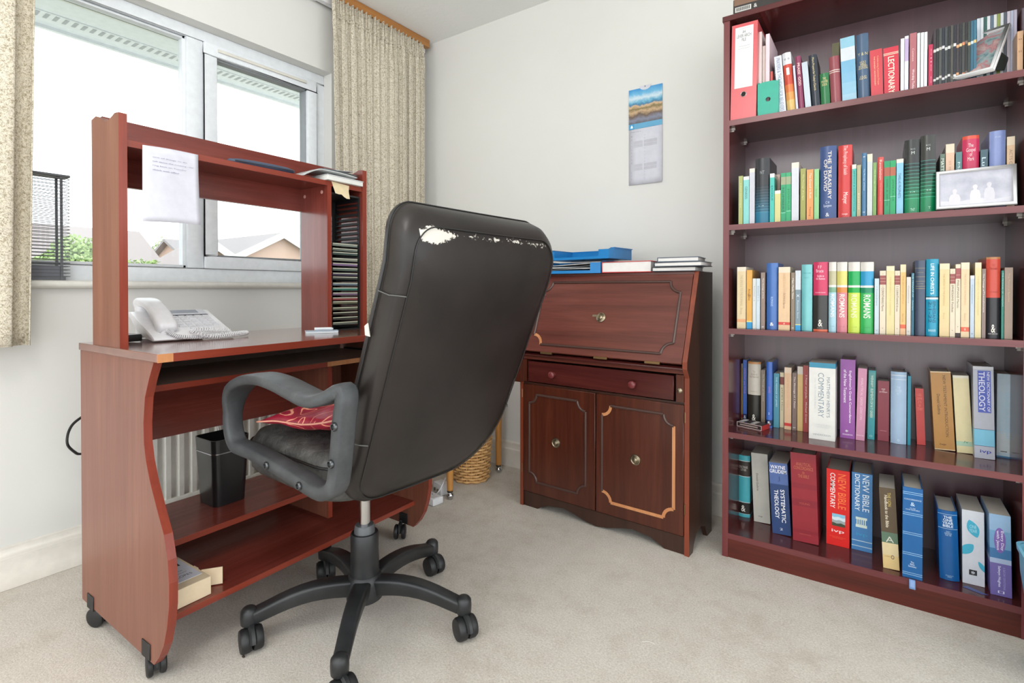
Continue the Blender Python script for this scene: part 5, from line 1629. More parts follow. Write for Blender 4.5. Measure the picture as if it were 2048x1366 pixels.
bk(R3, 1921.8, 1938.8, 525, (228, 200, 160), 'broad cream paperback with an orange-red foot block', 'red-footed cream paperback', bands=[(.075, .135, (224, 92, 58)), (.91, 1, (230, 214, 188))], txt=[('THE EPISTLE TO THE PHILIPPIANS', 'r', .64, .5, .42, .24, (198, 164, 124)), ('Beare', 'r', .27, .5, .1, .24, (198, 164, 124)), ('8', 'h', .105, .5, .2, .03, (240, 206, 186))], **PK)
bk(R3, 1940, 1948.8, 551, (188, 202, 214), 'slim pale blue-grey paperback', 'pale blue-grey paperback', bands=[(.95, 1, (222, 222, 222))], txt=[('Colossians', 'r', .7, .5, .3, .3, (120, 140, 160)), ('o', 'h', .06, .5, .4, .02, (90, 110, 140))], **PK)
bk(R3, 1949.8, 1962.6, 525, (226, 208, 156), 'narrow light yellow paperback', 'narrow light yellow paperback', bands=[(.93, 1, (228, 212, 180))], txt=[('THE EPISTLES TO THE COLOSSIANS', 'r', .56, .5, .52, .22, (192, 172, 114))], **PK)
bk(R3, 1963.4, 1971.6, 537.5, (140, 120, 110), 'taupe paperback with white title, beside the red and black hardback', 'right taupe paperback', txt=[('The Message of', 'r', .80, .4, .26, .45, (224, 216, 208), .02), ('Thessalonians', 'r', .52, .5, .3, .4, (224, 216, 208))], **PK)
bk(R3, 1972.6, 2001.4, 514, (40, 38, 42), 'thick hardback, vermilion above and black below', 'vermilion and black hardback', hard=True, rnd=True, d=0.15, Y=1.880, bands=[(.50, 1, (206, 76, 58)), (.975, 1, (190, 130, 80))], txt=[('1 & 2\nThessalonians', 'h', .88, .5, .55, .07, (170, 50, 40)), ('MORRIS', 'h', .57, .5, .6, .012, (170, 56, 44)), ('&', 'h', .12, .5, .3, .10, (222, 216, 206), .03), ('NEW CENTURY', 'h', .055, .5, .7, .018, (200, 196, 190))])
bk(R3, 2002.6, 2007.8, 541, (36, 128, 112), 'very slim emerald paperback', 'slim emerald paperback', txt=[('THE MESSAGE OF TIMOTHY', 'r', .72, .5, .5, .5, (180, 216, 206))], **PK)
bk(R3, 2008.8, 2025.6, 535, (158, 136, 118), 'tan-grey paperback at the right end', 'tan-grey paperback', txt=[('The Pastoral Epistles', 'r', .72, .5, .4, .26, (206, 180, 140))], **PK)

# ------------------------------------------------ fourth shelf
R4 = 3
bk(R4, 1473.6, 1485, 727, (226, 190, 118), 'cream-yellow paperback with red foot band behind the card box', 'red-footed yellow paperback', vb=838, bands=[(.03, .09, (210, 60, 46)), (.92, 1, (230, 214, 184)), (.55, .92, (226, 200, 124))], txt=[('1 & 2 THESSALONIANS', 'r', .55, .5, .5, .22, (206, 160, 100))])
bk(R4, 1485.8, 1493.8, 720, (60, 100, 184), 'slim royal blue paperback', 'slim royal blue paperback', vb=841, bands=[(.0, .11, (34, 44, 90))], txt=[('TIMOTHY and TITUS', 'r', .66, .45, .42, .4, (190, 130, 180)), ('&', 'h', .06, .5, .6, .05, WHT)])
bk(R4, 1495, 1520.6, 724, (46, 44, 38), 'thick hardback, cream above and black below', 'cream and black hardback', hard=True, rnd=True, d=0.14, vb=846, bands=[(.46, .965, (216, 208, 194)), (.965, 1, (206, 146, 90))], txt=[('The\nEpistle to\nthe Hebrews', 'h', .80, .5, .7, .12, (150, 140, 120)), ('MOFFATT', 'h', .515, .5, .5, .015, (150, 140, 120)), ('&', 'h', .09, .5, .3, .10, (226, 222, 210), .03)])
bk(R4, 1522, 1530.6, 740, (146, 128, 112), 'slim taupe paperback beside the cream and black hardback', 'slim taupe paperback', vb=850, txt=[('The Message of Hebrews', 'r', .68, .5, .5, .4, (214, 206, 190))])
bk(R4, 1531.8, 1544, 724, (64, 106, 190), 'royal blue paperback with a small white bird', 'royal blue paperback', rnd=True, vb=856, bands=[(.03, .12, (24, 40, 84))], txt=[('JAMES', 'r', .58, .5, .1, .4, (170, 120, 180)), ('2', 'h', .22, .5, .3, .03, (190, 206, 230)), ('&', 'h', .075, .5, .6, .05, WHT, .03)])
bk(R4, 1547, 1558, 747, (72, 146, 166), 'teal blue paperback', 'teal blue paperback', vb=855, txt=[('THE MESSAGE OF JAMES', 'r', .66, .5, .55, .34, (196, 220, 228))])
bk(R4, 1559.6, 1567.6, 745, (226, 212, 176), 'slim cream paperback with maroon head band', 'slim banded paperback', vb=855, bands=[(.78, .92, (130, 50, 42))], txt=[('JAMES Moo', 'r', .52, .5, .42, .45, (96, 84, 66))])
bk(R4, 1568.4, 1582.6, 735, (228, 190, 152), 'peach paperback with a red foot band', 'red-footed peach paperback', vb=859, bands=[(.055, .105, (212, 54, 46)), (.91, 1, (230, 206, 180))], txt=[('THE EPISTLE OF PETER', 'r', .6, .5, .5, .2, (210, 160, 124))])
bk(R4, 1584, 1593.4, 746, (132, 110, 102), 'slim mocha paperback with white title', 'mocha paperback', vb=861, txt=[('The Message of 1 Peter', 'r', .66, .5, .56, .4, (226, 214, 206), .01), ('o', 'h', .05, .5, .5, .02, WHT)])
bk(R4, 1594.4, 1605.6, 733, (228, 192, 126), 'yellow-cream paperback with pale head', 'yellow-cream paperback', vb=862, bands=[(.88, 1, (226, 214, 200))], txt=[('THE EPISTLES OF JOHN', 'r', .5, .5, .4, .2, (206, 168, 100))])
bk(R4, 1606, 1616.6, 731, (176, 62, 56), 'red paperback with white title, beside the wide white book', 'white-titled red paperback', vb=864, txt=[('2 Peter and Jude - Michael Green', 'r', .5, .55, .72, .4, (236, 206, 196), .01)])
bk(R4, 1617.6, 1670.5, 726, (226, 224, 218), 'very wide white book with grey capitals and teal head band', 'wide white book', hard=False, d=0.11, vb=880, bands=[(.935, 1, (46, 138, 168))], txt=[('COMMENTARY', 'r', .58, .46, .58, .22, (124, 140, 150)), ("MATTHEW HENRY'S", 'r', .56, .74, .52, .13, (124, 136, 146)), ('ON THE WHOLE BIBLE', 'r', .60, .24, .40, .06, (190, 192, 192)), ('COMPLETE AND\nUNABRIDGED', 'h', .18, .5, .64, .05, (196, 198, 196)), ('HENDRICKSON', 'h', .065, .5, .66, .022, (150, 156, 160))])
bk(R4, 1680, 1710.2, 719, (150, 84, 160), 'purple hardback with white title', 'purple hardback', hard=True, d=0.15, vb=877, txt=[("Englishman's Greek Concordance", 'r', .53, .66, .66, .20, (236, 220, 236), .02), ('of the New Testament', 'r', .66, .33, .42, .20, (236, 220, 236), .02), ('*', 'h', .095, .45, .2, .03, WHT, .05), ('ZONDERVAN', 'h', .05, .5, .68, .016, (236, 220, 236), .02)])
bk(R4, 1711.4, 1729.4, 737, (204, 140, 168), 'dusty pink paperback leaning right', 'dusty pink paperback', ut=5, vb=881, d=0.15, txt=[('ANALYTICAL GREEK LEXICON', 'r', .58, .5, .58, .26, (232, 196, 206)), ('BAGSTER', 'h', .07, .5, .8, .014, (236, 214, 220))])
bk(R4, 1734.6, 1749, 741, (54, 150, 156), 'teal hardback with pale capitals', 'pale-lettered teal hardback', hard=True, ut=3, vb=879, bands=[(.32, .97, (84, 156, 150))], txt=[('WENHAM  ELEMENTS OF N T GREEK', 'r', .62, .5, .62, .34, (196, 216, 196), .01), ('o', 'h', .05, .5, .4, .03, (150, 200, 200))])
bk(R4, 1755, 1778, 762, (134, 50, 64), 'short maroon hardback with small white title', 'short maroon hardback', hard=True, vb=882, txt=[('GREEK\nand\nDICTIONARY', 'h', .84, .5, .7, .07, (226, 200, 200)), ('OXFORD', 'h', .17, .5, .6, .012, (206, 160, 166))])
bk(R4, 1781, 1813, 744, (166, 192, 216), 'light blue laminated hardback with flared ends', 'light blue laminated hardback', hard=True, rnd=True, d=0.14, vb=888, bands=[(.945, .955, (222, 230, 236)), (.89, .9, (206, 220, 230))], txt=[('THE\nGREEK\nN T', 'h', .74, .5, .4, .12, (196, 212, 226)), ('o', 'h', .05, .5, .15, .03, (206, 220, 232))])
bk(R4, 1814.6, 1821.4, 752, (24, 134, 156), 'very slim deep teal book', 'deep teal book', vb=890, hard=True)
bk(R4, 1834, 1851.4, 777, (196, 66, 62), 'small red book leaning left', 'small red book', hard=True, ut=-4, vb=890, d=0.11, txt=[('A GREEK\nGRAMMAR\nOF THE\nNEW\nTESTAMENT', 'h', .76, .5, .66, .3, (226, 120, 104))])
bk(R4, 1869.5, 1911, 743, (184, 132, 66), 'thick golden brown book leaning left', 'golden brown book', hard=True, ut=-9.5, vb=901, d=0.16, bands=[(.985, 1, (222, 196, 156)), (0, .012, (222, 196, 156))], txt=[('NEW TESTAMENT INTRODUCTION', 'r', .56, .66, .78, .14, (84, 62, 36)), ('Donald Guthrie', 'r', .58, .33, .26, .15, (72, 52, 30)), ('ivp', 'h', .07, .42, .3, .028, (72, 52, 30), .04)])
bk(R4, 1914, 1946.6, 751, (226, 212, 164), 'pale cream book with a small green picture, leaning left', 'pale cream book', ut=-9, vb=907, d=0.15, bands=[(.965, 1, (228, 222, 202)), (.09, .15, (176, 206, 178))], txt=[('/v', 'h', .145, .6, .3, .03, (70, 140, 110), .03)])
r_, w, h, b, off = bk(R4, 1949, 1990.6, 733, (180, 182, 194), 'tall grey hardback with blue title panel and sky blue band', 'tall grey hardback', hard=True, d=0.16, ut=-3.5, vb=918, bands=[(.14, .315, (122, 194, 222)), (.315, .32, (70, 84, 110)), (.135, .14, (70, 84, 110)), (.97, 1, (206, 206, 210))])
MB().box(off + 0.22 * w, off + 0.86 * w, -0.0006, 0.0006, 0.50 * h, 0.955 * h).build('title_panel', plain((64, 82, 170), 0.35), r_)
for s, cx, sz in (('THEOLOGY', .42, .30), ('NEW DICTIONARY OF', .74, .14)):
    text_on('lettering', s, plain((214, 216, 232), 0.5), r_, (off + cx * w, -0.0010, 0.728 * h), (0, 0, -1), (1, 0, 0), 0.43 * h, sz * w, 0.015)
text_on('lettering', 'ivp', plain((40, 56, 150), 0.5), r_, (off + .55 * w, -0.0006, 0.075 * h), (1, 0, 0), (0, 0, 1), .55 * w, .045 * h, 0.03)
bk(R4, 1993, 2025.6, 748, (192, 210, 222), 'icy blue paperback with faint large capitals', 'icy blue paperback', d=0.15, vb=916, bands=[(0, .02, (60, 120, 160)), (.06, .30, (206, 214, 216))], txt=[('EVANGELICAL DICTIONARY', 'r', .50, .66, .56, .26, (160, 196, 214)), ('OF THEOLOGY', 'r', .52, .34, .5, .22, (170, 202, 218)), ('____', 'h', .075, .45, .4, .01, INK)])

# ------------------------------------------------ bottom shelf
R5 = 4
r_, w, h, b, off = bk(R5, 1474, 1499.4, 911, (76, 178, 190), 'turquoise hardback with two black panels', 'turquoise panelled hardback', hard=True, rnd=True, vb=1034, d=0.14, bands=[(.05, .055, (206, 222, 220)), (.235, .245, (206, 222, 220)), (.055, .235, (40, 36, 32)), (.655, .665, (206, 222, 220)), (.665, .905, (58, 50, 46)), (.905, .915, (206, 222, 220))],
   txt=[('DOCTRINES\nLUTHER', 'h', .79, .5, .66, .08, (196, 190, 180)), ('&', 'h', .14, .5, .34, .10, (226, 222, 212), .03)])
bk(R5, 1508, 1541, 907, (196, 194, 184), 'plain pale grey book with small black author name', 'plain pale grey book', hard=False, ut=-6, vb=1046, d=0.15, txt=[('Donald Guthrie', 'r', .58, .32, .25, .12, INK), ('ivp', 'h', .085, .42, .24, .025, INK, .04)])
bk(R5, 1545, 1582.6, 926, (44, 70, 118), 'navy blue paperback with bold white title', 'navy paperback', ut=-8, vb=1070, d=0.15, bands=[(.70, 1, (84, 108, 164))], txt=[('WAYNE\nGRUDEM', 'h', .91, .48, .9, .11, (236, 236, 240), .02), ('J', 'h', .775, .5, .12, .07, (60, 70, 110)), ('SYSTEMATIC', 'r', .40, .66, .46, .22, (236, 236, 240), .04), ('THEOLOGY', 'r', .42, .32, .40, .22, (236, 236, 240), .04), ('2', 'h', .075, .5, .16, .03, (226, 228, 236))])
bk(R5, 1586, 1637.6, 907, (150, 40, 52), 'wide dark red cloth hardback with faded gold title', 'wide dark red hardback', hard=True, ut=-6, vb=1086, d=0.16, bands=[(.40, .48, (138, 34, 48)), (.10, .14, (140, 34, 46)), (.60, .66, (140, 36, 48))], txt=[('ANALYTICAL\nCONCORDANCE\nto\nTHE BIBLE', 'h', .81, .5, .76, .17, (188, 104, 72)), ('YOUNG', 'h', .435, .5, .42, .022, (176, 84, 70)), ('EERDMANS', 'h', .09, .5, .44, .012, (176, 84, 70))])
r_, w, h, b, off = bk(R5, 1652.5, 1699, 940, (226, 34, 28), 'bright red hardback with orange and white title', 'bright red hardback', hard=True, rnd=False, vb=1092, d=0.15, txt=[('NEW BIBLE', 'r', .72, .67, .46, .34, (240, 120, 60)), ('COMMENTARY', 'r', .72, .27, .46, .22, (238, 226, 222), .02), ('ivp', 'h', .19, .5, .55, .05, (238, 214, 214), .05), ('EDITED BY CARSON FRANCE\nMOTYER WENHAM', 'h', .11, .5, .7, .03, (240, 90, 60))])


def picture(r_, w, h, off, x0, x1, z0, z1, rows, name='picture'):
    k = len(rows)
    o = None
    for i, c in enumerate(rows):
        a = z0 + (z1 - z0) * i / k
        c2 = z0 + (z1 - z0) * (i + 1) / k
        nb = 6
        pts = [(off + (x0 + (x1 - x0) * j / nb) * w, a * h + 0.0016 * math.sin(j * 1.7 + i) * (i > 0)) for j in range(nb + 1)]
        pts2 = [(off + (x0 + (x1 - x0) * j / nb) * w, c2 * h + 0.0016 * math.sin(j * 1.7 + i + 1) * (i < k - 1)) for j in range(nb, -1, -1)]
        MB().prism(pts + pts2, 'y', -0.0008, 0.0003).build(name, plain(c, 0.4), r_)


picture(r_, w, h, off, .25, .82, .26, .42, [(60, 70, 50), (150, 160, 160), (206, 220, 226), (130, 190, 214)])
r_, w, h, b, off = bk(R5, 1703, 1744.6, 947, (72, 132, 190), 'mid blue hardback with white title and a temple picture', 'mid blue hardback', hard=True, vb=1102, d=0.15, ut=2, bands=[(.12, .13, (190, 214, 226)), (.05, .06, (190, 214, 226))], txt=[('NEW BIBLE', 'r', .745, .68, .47, .32, (226, 236, 240)), ('DICTIONARY', 'r', .745, .27, .47, .24, (226, 236, 240), .02), ('ivp', 'h', .205, .5, .55, .05, (60, 150, 190), .05)])
picture(r_, w, h, off, .2, .75, .30, .335, [(206, 220, 210)], 'temple_step')
picture(r_, w, h, off, .2, .75, .40, .43, [(206, 220, 210)], 'temple_beam')
for i in range(5):
    picture(r_, w, h, off, .24 + i * .1, .29 + i * .1, .335, .40, [(206, 220, 210)], 'temple_column')
r_, w, h, b, off = bk(R5, 1766.5, 1799.6, 976, (94, 78, 58), 'brown and cream paperback leaning left', 'brown and cream paperback', ut=-9, vb=1139, d=0.14, bands=[(0, .17, (226, 196, 136)), (.17, .32, (226, 206, 160)), (.32, .45, (96, 122, 100))], txt=[('THE LION', 'r', .86, .60, .17, .2, (206, 180, 90)), ('Handbook to the Bible', 'r', .71, .40, .40, .2, (226, 214, 190), .02), ('O', 'h', .15, .62, .2, .05, INK, .04), ('LION PUBLISHING', 'h', .15, .3, .34, .012, (150, 120, 80)), ('A', 'h', .365, .5, .5, .07, (206, 206, 190))])
bk(R5, 1804.6, 1845, 976, (26, 98, 160), 'tall strong blue hardback with double white rules', 'strong blue hardback', hard=True, vb=1157, d=0.15, ut=.5, bands=[(a, a + .006, (150, 190, 222)) for a in (.945, .925, .715, .695, .50, .48, .275, .255, .055, .035)], txt=[('CONCORDANCE', 'h', .87, .5, .86, .016, (196, 214, 230)), ('&', 'h', .82, .5, .22, .04, (196, 214, 230)), ('TO THE\nGOOD NEWS BIBLE', 'h', .765, .5, .7, .03, (196, 214, 230)), ('The\nBible\nSocieties', 'h', .155, .5, .4, .065, (206, 222, 234))])
rib = tag(MB().grid(lambda u, v: (0.014 * u, -0.012 * v - 0.004, -0.003 - 0.022 * v * v), 3, 6).build('bookmark_ribbon', plain((120, 150, 196), 0.4), None, smooth=179, solid=0.0006), 'pale blue slip hanging over the bottom shelf edge under the strong blue hardback', 'bookmark')
rib.location = (at(1818, 1160, y=1.85).x, 1.852, SH[4] + 0.0045)
bk(R5, 1880, 1920, 1022, (22, 92, 156), 'royal blue hardback with white year title', 'royal blue year book', hard=True, rnd=True, vb=1162, d=0.14, ut=-5, bands=[(.945, .95, (190, 212, 228)), (.74, .745, (190, 212, 228))], txt=[('THE\nONE\nYEAR\nBIBLE', 'h', .845, .5, .56, .16, (222, 232, 240), .03), ('DAILY\nREADINGS\nFOR THE', 'h', .675, .5, .36, .07, (180, 206, 226)), ('KINGSWAY\nBIBLES', 'h', .06, .5, .4, .035, (170, 200, 222))])
r_, w, h, b, off = bk(R5, 1925, 1970, 1022, (214, 216, 224), 'white paperback with turquoise leaf shapes', 'turquoise-leafed paperback', vb=1170, d=0.14, ut=-1.5)
for (cx, cz, sx, sz, a) in ((.50, .76, .27, .12, 20), (.22, .47, .25, .10, -40), (.90, .26, .12, .08, 30)):
    pts = []
    for k in range(20):
        t = 2 * math.pi * k / 20
        px_, pz_ = sx * w * math.cos(t), sz * h * math.sin(t) * (1 - 0.3 * abs(math.cos(t)))
        ca, sa = math.cos(R(a)), math.sin(R(a))
        X = px_ * ca - pz_ * sa
        X = max(-cx * w, min((1 - cx) * w, X))
        pts.append((off + cx * w + X, cz * h + px_ * sa + pz_ * ca))
    MB().prism(pts, 'y', -0.0006, 0.0003).build('leaf_print', plain((60, 166, 192), 0.35), r_)
text_on('lettering', 'ONE\nYEAR', plain((170, 214, 226), 0.5), r_, (off + .5 * w, -0.0010, .76 * h), (1, 0, 0), (0, 0, 1), .36 * w, .10 * h)
MB().box(off + .30 * w, off + .66 * w, -0.0006, 0.0003, .13 * h, .20 * h).build('logo_square', rubber, r_)
text_on('lettering', '*', plain((214, 216, 224), 0.5), r_, (off + .48 * w, -0.0010, .165 * h), (1, 0, 0), (0, 0, 1), .18 * w, .045 * h, 0.05)
r_, w, h, b, off = bk(R5, 1981, 2024.6, 1030, (118, 104, 172), 'purple and sky blue paperback with an oval title', 'purple and sky blue paperback', vb=1193, d=0.15, ut=-3, bands=[(.40, .46, (176, 192, 222)), (.46, .58, (70, 124, 176)), (.58, .80, (120, 168, 206)), (.80, 1, (150, 184, 216))], txt=[('Selwyn Hughes', 'r', .24, .42, .26, .16, (222, 220, 240), .02), ('A 365 DAY DEVOTIONAL', 'r', .22, .66, .28, .10, (170, 164, 210)), ('[]', 'h', .05, .5, .3, .03, (222, 220, 240))])
pts = [(off + (.48 + .27 * math.cos(2 * math.pi * k / 28)) * w, (.685 + .155 * math.sin(2 * math.pi * k / 28)) * h) for k in range(28)]
MB().prism(pts, 'y', -0.0006, 0.0003).build('title_oval', plain((124, 96, 170), 0.35), r_)
for s, cx in (('Every Day', .58), ('with Jesus', .38)):
    text_on('lettering', s, plain((232, 228, 242), 0.5), r_, (off + cx * w, -0.0010, .685 * h), (0, 0, -1), (1, 0, 0), .24 * h, .17 * w, 0.01)

# labels that single each book out, from its look and its neighbours
ROWN = ('top', 'second', 'third', 'fourth', 'bottom')
for row in range(5):
    L_ = _bookn[row]
    for i, (o, look, short) in enumerate(L_):
        if i == 0:
            lb = '%s at the left end of the %s shelf' % (look, ROWN[row])
        else:
            lb = '%s, %s shelf, after the %s' % (look, ROWN[row], L_[i - 1][2])
        w_ = lb.split()
        if len(w_) > 16:
            lb = '%s, %s shelf' % (look, ROWN[row])
        o['label'] = lb
        if '_row' in o:
            del o['_row']
if 'name_hint' in f_:
    del f_['name_hint']

# ---- the small card box in front of the books on the fourth shelf
cb = thing('card_box', 'small black and white card box with red trim lying on the fourth shelf', 'box', (-0.4085, 1.948, SH[3] + 0.0004), R(-16))
MB().box(0, 0.088, 0, 0.055, 0, 0.017).build('box_body', plain((40, 32, 32), 0.4), cb, bev=0.0008, seg=1)
b = MB()
for (x0, x1, z0, z1) in ((0.001, 0.087, 0.0005, 0.0020), (0.001, 0.087, 0.015, 0.0165), (0.001, 0.0025, 0.002, 0.015), (0.0855, 0.087, 0.002, 0.015)):
    b.box(x0, x1, -0.0006, 0.0, z0, z1)
b.build('white_trim', plain((220, 196, 190), 0.5), cb)
MB().box(0.012, 0.074, -0.0006, 0.0, 0.006, 0.011).build('front_print', plain((150, 130, 122), 0.5), cb)
for i in range(4):
    MB().box(0.006 + i * 0.020, 0.020 + i * 0.020, 0.006, 0.048, 0.017, 0.0175).build('top_print', plain(((206, 202, 196), (70, 62, 60))[i % 2], 0.4), cb)
MB().box(0.088, 0.0885, 0.0, 0.055, 0, 0.017).build('red_end', plain((170, 50, 50), 0.4), cb)

# ---- blue card lying on the bottom shelf
tag(MB().prism([(0, 0), (0.038, -0.018), (0.052, -0.012), (0.012, 0.012)], 'z', 0, 0.0006).build('blue_card', plain((70, 84, 140), 0.4), None), 'small dark blue card lying on the bottom shelf before the leafy paperback', 'card').location = (at(1925, 1175, z=SH[4]).x, 1.885, SH[4] + 0.0004)

# ---- photo frames
def frame(name, label, M, w, h, bw, fm, photo, depth=0.012):
    t = thing(name, label, 'photo frame', (0, 0, 0))
    t.matrix_world = M
    b = MB()
    b.prism([(0, 0), (w, 0), (w - bw, bw), (bw, bw)], 'y', -depth, 0)
    b.prism([(0, h), (bw, h - bw), (w - bw, h - bw), (w, h)], 'y', -depth, 0)
    b.prism([(0, 0), (bw, bw), (bw, h - bw), (0, h)], 'y', -depth, 0)
    b.prism([(w, 0), (w, h), (w - bw, h - bw), (w - bw, bw)], 'y', -depth, 0)
    b.build('frame_border', fm, t, bev=0.002, seg=2)
    MB().box(0.002, w - 0.002, -0.003, 0.002, 0.002, h - 0.002).build('backing', rubber, t)
    MB().box(bw, w - bw, -0.0042, -0.003, bw, h - bw).build('photo', photo, t)
    return t


pm, nt, b = base('grey_group_photo', (180, 180, 190), 0.12)
v = mapping(nt, (1, 1, 1))
nt.links.new(ramp(nt, noise(nt, v, 22, 5, 0.6), [(0.3, (164, 164, 176)), (0.7, (196, 196, 206))]), b.inputs['Base Color'])
p0, p1 = at(1871.6, 422, y=1.862), at(2034, 407, y=1.856)
W2 = (Vector((p1.x, p1.y, 0)) - Vector((p0.x, p0.y, 0))).length
ang = math.atan2(p1.y - p0.y, p1.x - p0.x)
M2 = Matrix.Translation((p0.x, p0.y + 0.002, SH[1] + 0.003)) @ Matrix.Rotation(ang, 4, 'Z') @ Matrix.Rotation(R(-9), 4, 'X')
fr2 = frame('silver_photo_frame', 'wide silver frame with a grey photo of three figures, second shelf', M2, W2, 0.108, 0.0085, plain((206, 205, 206), 0.22), pm)
figm = [plain((204, 200, 204), 0.3), plain((210, 208, 211), 0.3), plain((198, 196, 202), 0.3)]
for i, (cx, hh, ww) in enumerate(((0.040, 0.052, 0.011), (0.082, 0.062, 0.010), (0.110, 0.066, 0.010))):
    body = [(cx - ww, 0.012), (cx - ww * 1.1, hh * 0.55), (cx - ww * 0.8, hh * 0.75), (cx - ww * 0.3, hh * 0.8)] + [(cx + 0.005 * math.cos(R(a)), hh * 0.8 + 0.008 + 0.006 * math.sin(R(a))) for a in range(220, -41, -26)] + [(cx + ww * 0.3, hh * 0.8), (cx + ww * 0.8, hh * 0.75), (cx + ww * 1.1, hh * 0.55), (cx + ww, 0.012)]
    MB().prism(body, 'y', -0.0046, -0.0042).build('printed_figure', figm[i], fr2)
MB().prism([(0.010, 0.010), (0.150, 0.010), (0.152, 0.024), (0.12, 0.019), (0.09, 0.026), (0.05, 0.020), (0.010, 0.024)], 'y', -0.0045, -0.0042).build('printed_foreground', plain((200, 198, 206), 0.3), fr2)
MB().prism([(0.002, 0.08), (0.05, 0.012), (0.046, 0.009), (0.002, 0.03)], 'x', 0.07, 0.10).build('easel_back', rubber, fr2)

BLp, BRp, TLp = at(1899, 166, y=1.885), at(1981, 145, y=1.846), at(1956, 80.4, y=1.940)
ax_ = (BRp - BLp); W1 = ax_.length; ax_.normalize()
az_ = (TLp - BLp); az_ = az_ - ax_ * az_.dot(ax_); H1 = az_.length * 1.12; W1 *= 1.10; az_.normalize()
ay_ = az_.cross(ax_)
M1 = Matrix((ax_, ay_, az_)).transposed().to_4x4()
M1.translation = BLp + Vector((0, 0, 0.0))
pc, nt, b = base('faded_colour_photo', (150, 160, 160), 0.15)
v = mapping(nt, (1, 1, 1))
nt.links.new(ramp(nt, noise(nt, v, 26, 4, 0.6, 0.6), [(0.30, (92, 118, 122)), (0.45, (150, 168, 168)), (0.52, (176, 122, 126)), (0.62, (190, 160, 156)), (0.75, (178, 186, 186))]), b.inputs['Base Color'])
fr1 = frame('white_photo_frame', 'white photo frame tilted on its easel at the right of the top shelf', M1, W1, H1, 0.010, plain((222, 222, 222), 0.3), pc)
_e = [at(2003, 104, y=1.90), at(2033, 128, y=1.965), at(2031, 141, y=1.965), at(1990, 140, y=1.90)]
for q in _e:
    q.z = max(q.z, SH[0] + 0.002)
_inv = M1.inverted()
_q = [_inv @ q for q in _e] + [_inv @ (q + Vector((0.001, 0.002, 0))) for q in _e]
MB().add(_q, [(0, 1, 2, 3), (7, 6, 5, 4), (0, 4, 5, 1), (1, 5, 6, 2), (2, 6, 7, 3), (3, 7, 4, 0)]).build('easel_back', plain((52, 62, 60), 0.5), fr1)

# ---- barcoded black box on top of the bookcase
tb = thing('black_carton', 'black barcoded box lying on top of the bookcase', 'box', (-0.405, 1.856, BT + 0.0004), R(2))
MB().box(0, 0.26, 0, 0.18, 0, 0.050).build('carton_body', plain((44, 40, 38), 0.3), tb, bev=0.0015, seg=1)
MB().box(0.006, 0.055, -0.0005, 0.0002, 0.006, 0.022).build('barcode_label', plain((206, 204, 198), 0.5), tb)
b = MB()
for k in range(24):
    b.box(0.009 + k * 0.0018, 0.009 + k * 0.0018 + 0.0005 + 0.0004 * (k * 5 % 3), -0.0009, -0.0005, 0.009, 0.020)
stuff(b.build('barcode', rubber, tb))
text_on('lettering', '&', plain((206, 204, 198), 0.5), tb, (0.068, -0.0008, 0.014), (1, 0, 0), (0, 0, 1), 0.010, 0.012, 0.02)
MB().box(0.003, 0.24, -0.0004, 0.0002, 0.028, 0.049).build('picture_print', plain((120, 90, 70), 0.4), tb)

# ---- pale blue tub and yellow folder by the bookcase
tub = thing('plastic_tub', 'pale blue plastic tub on the carpet at the right of the bookcase', 'tub', (0.400, 1.715, 0.0))
tm = plain((112, 178, 206), 0.35)
loft([rl_(0.175, 0.15, 0.03, 0.0), rl_(0.20, 0.175, 0.03, 0.10), rl_(0.225, 0.20, 0.03, 0.20), rl_(0.230, 0.205, 0.03, 0.262), rl_(0.224, 0.199, 0.03, 0.262), rl_(0.17, 0.14, 0.025, 0.008)]).build('body', tm, tub, smooth=40)
loft([rl_(0.236, 0.211, 0.03, 0.252), rl_(0.238, 0.213, 0.03, 0.264), rl_(0.226, 0.201, 0.03, 0.264)], cap0=False, cap1=False).build('rim', tm, tub, smooth=40)
yf = thing('yellow_folder', 'yellow folder standing in the pale blue tub', 'folder', (0.318, 1.765, 0.012), R(2))
MB().prism([(0, 0), (0.15, 0), (0.16, 0.31), (0.0, 0.318), (-0.018, 0.316)], 'y', 0, 0.003).build('card', plain((226, 224, 50), 0.5), yf)
MB().prism([(0.006, 0.01), (0.145, 0.01), (0.155, 0.30), (-0.006, 0.305)], 'y', 0.003, 0.006).build('sheets', pg_white, yf)

# ================================================================== CALENDAR
cal = thing('wall_calendar', 'slim wall calendar with a beach photo hanging left of the bookcase', 'calendar', (at(1258, 200, y=2.176).x, 2.1795, 1.372))
_za, _zb = at(1260, 371, y=2.176).z, at(1258, 182, y=2.176).z
_xa, _xb = at(1258, 300, y=2.176).x, at(1325, 300, y=2.176).x
cal.location.z = _za
cal.scale = ((_xb - _xa) / 0.156, 1, (_zb - _za) / 0.412)
CW_, CH_ = 0.156, 0.412
MB().grid(lambda u, v: (CW_ * u, -0.003 - 0.006 * (1 - v) ** 2 * u, CH_ * v), 4, 14).build('month_page', paper_m, cal, smooth=179, solid=0.002)
cpm, nt, b = base('beach_photo', (120, 170, 200), 0.35)
t_ = nt.nodes.new('ShaderNodeTexCoord')
sp = nt.nodes.new('ShaderNodeSeparateXYZ')
nt.links.new(t_.outputs['Object'], sp.inputs[0])
nz = noise(nt, t_.outputs['Object'], 30, 5, 0.65)
mr = nt.nodes.new('ShaderNodeMapRange')
mr.inputs[1].default_value, mr.inputs[2].default_value = 0.262, 0.412
nt.links.new(sp.outputs[2], mr.inputs[0])
ma_ = nt.nodes.new('ShaderNodeMath'); ma_.operation = 'MULTIPLY_ADD'; ma_.inputs[1].default_value = 0.28
nt.links.new(nz, ma_.inputs[0])
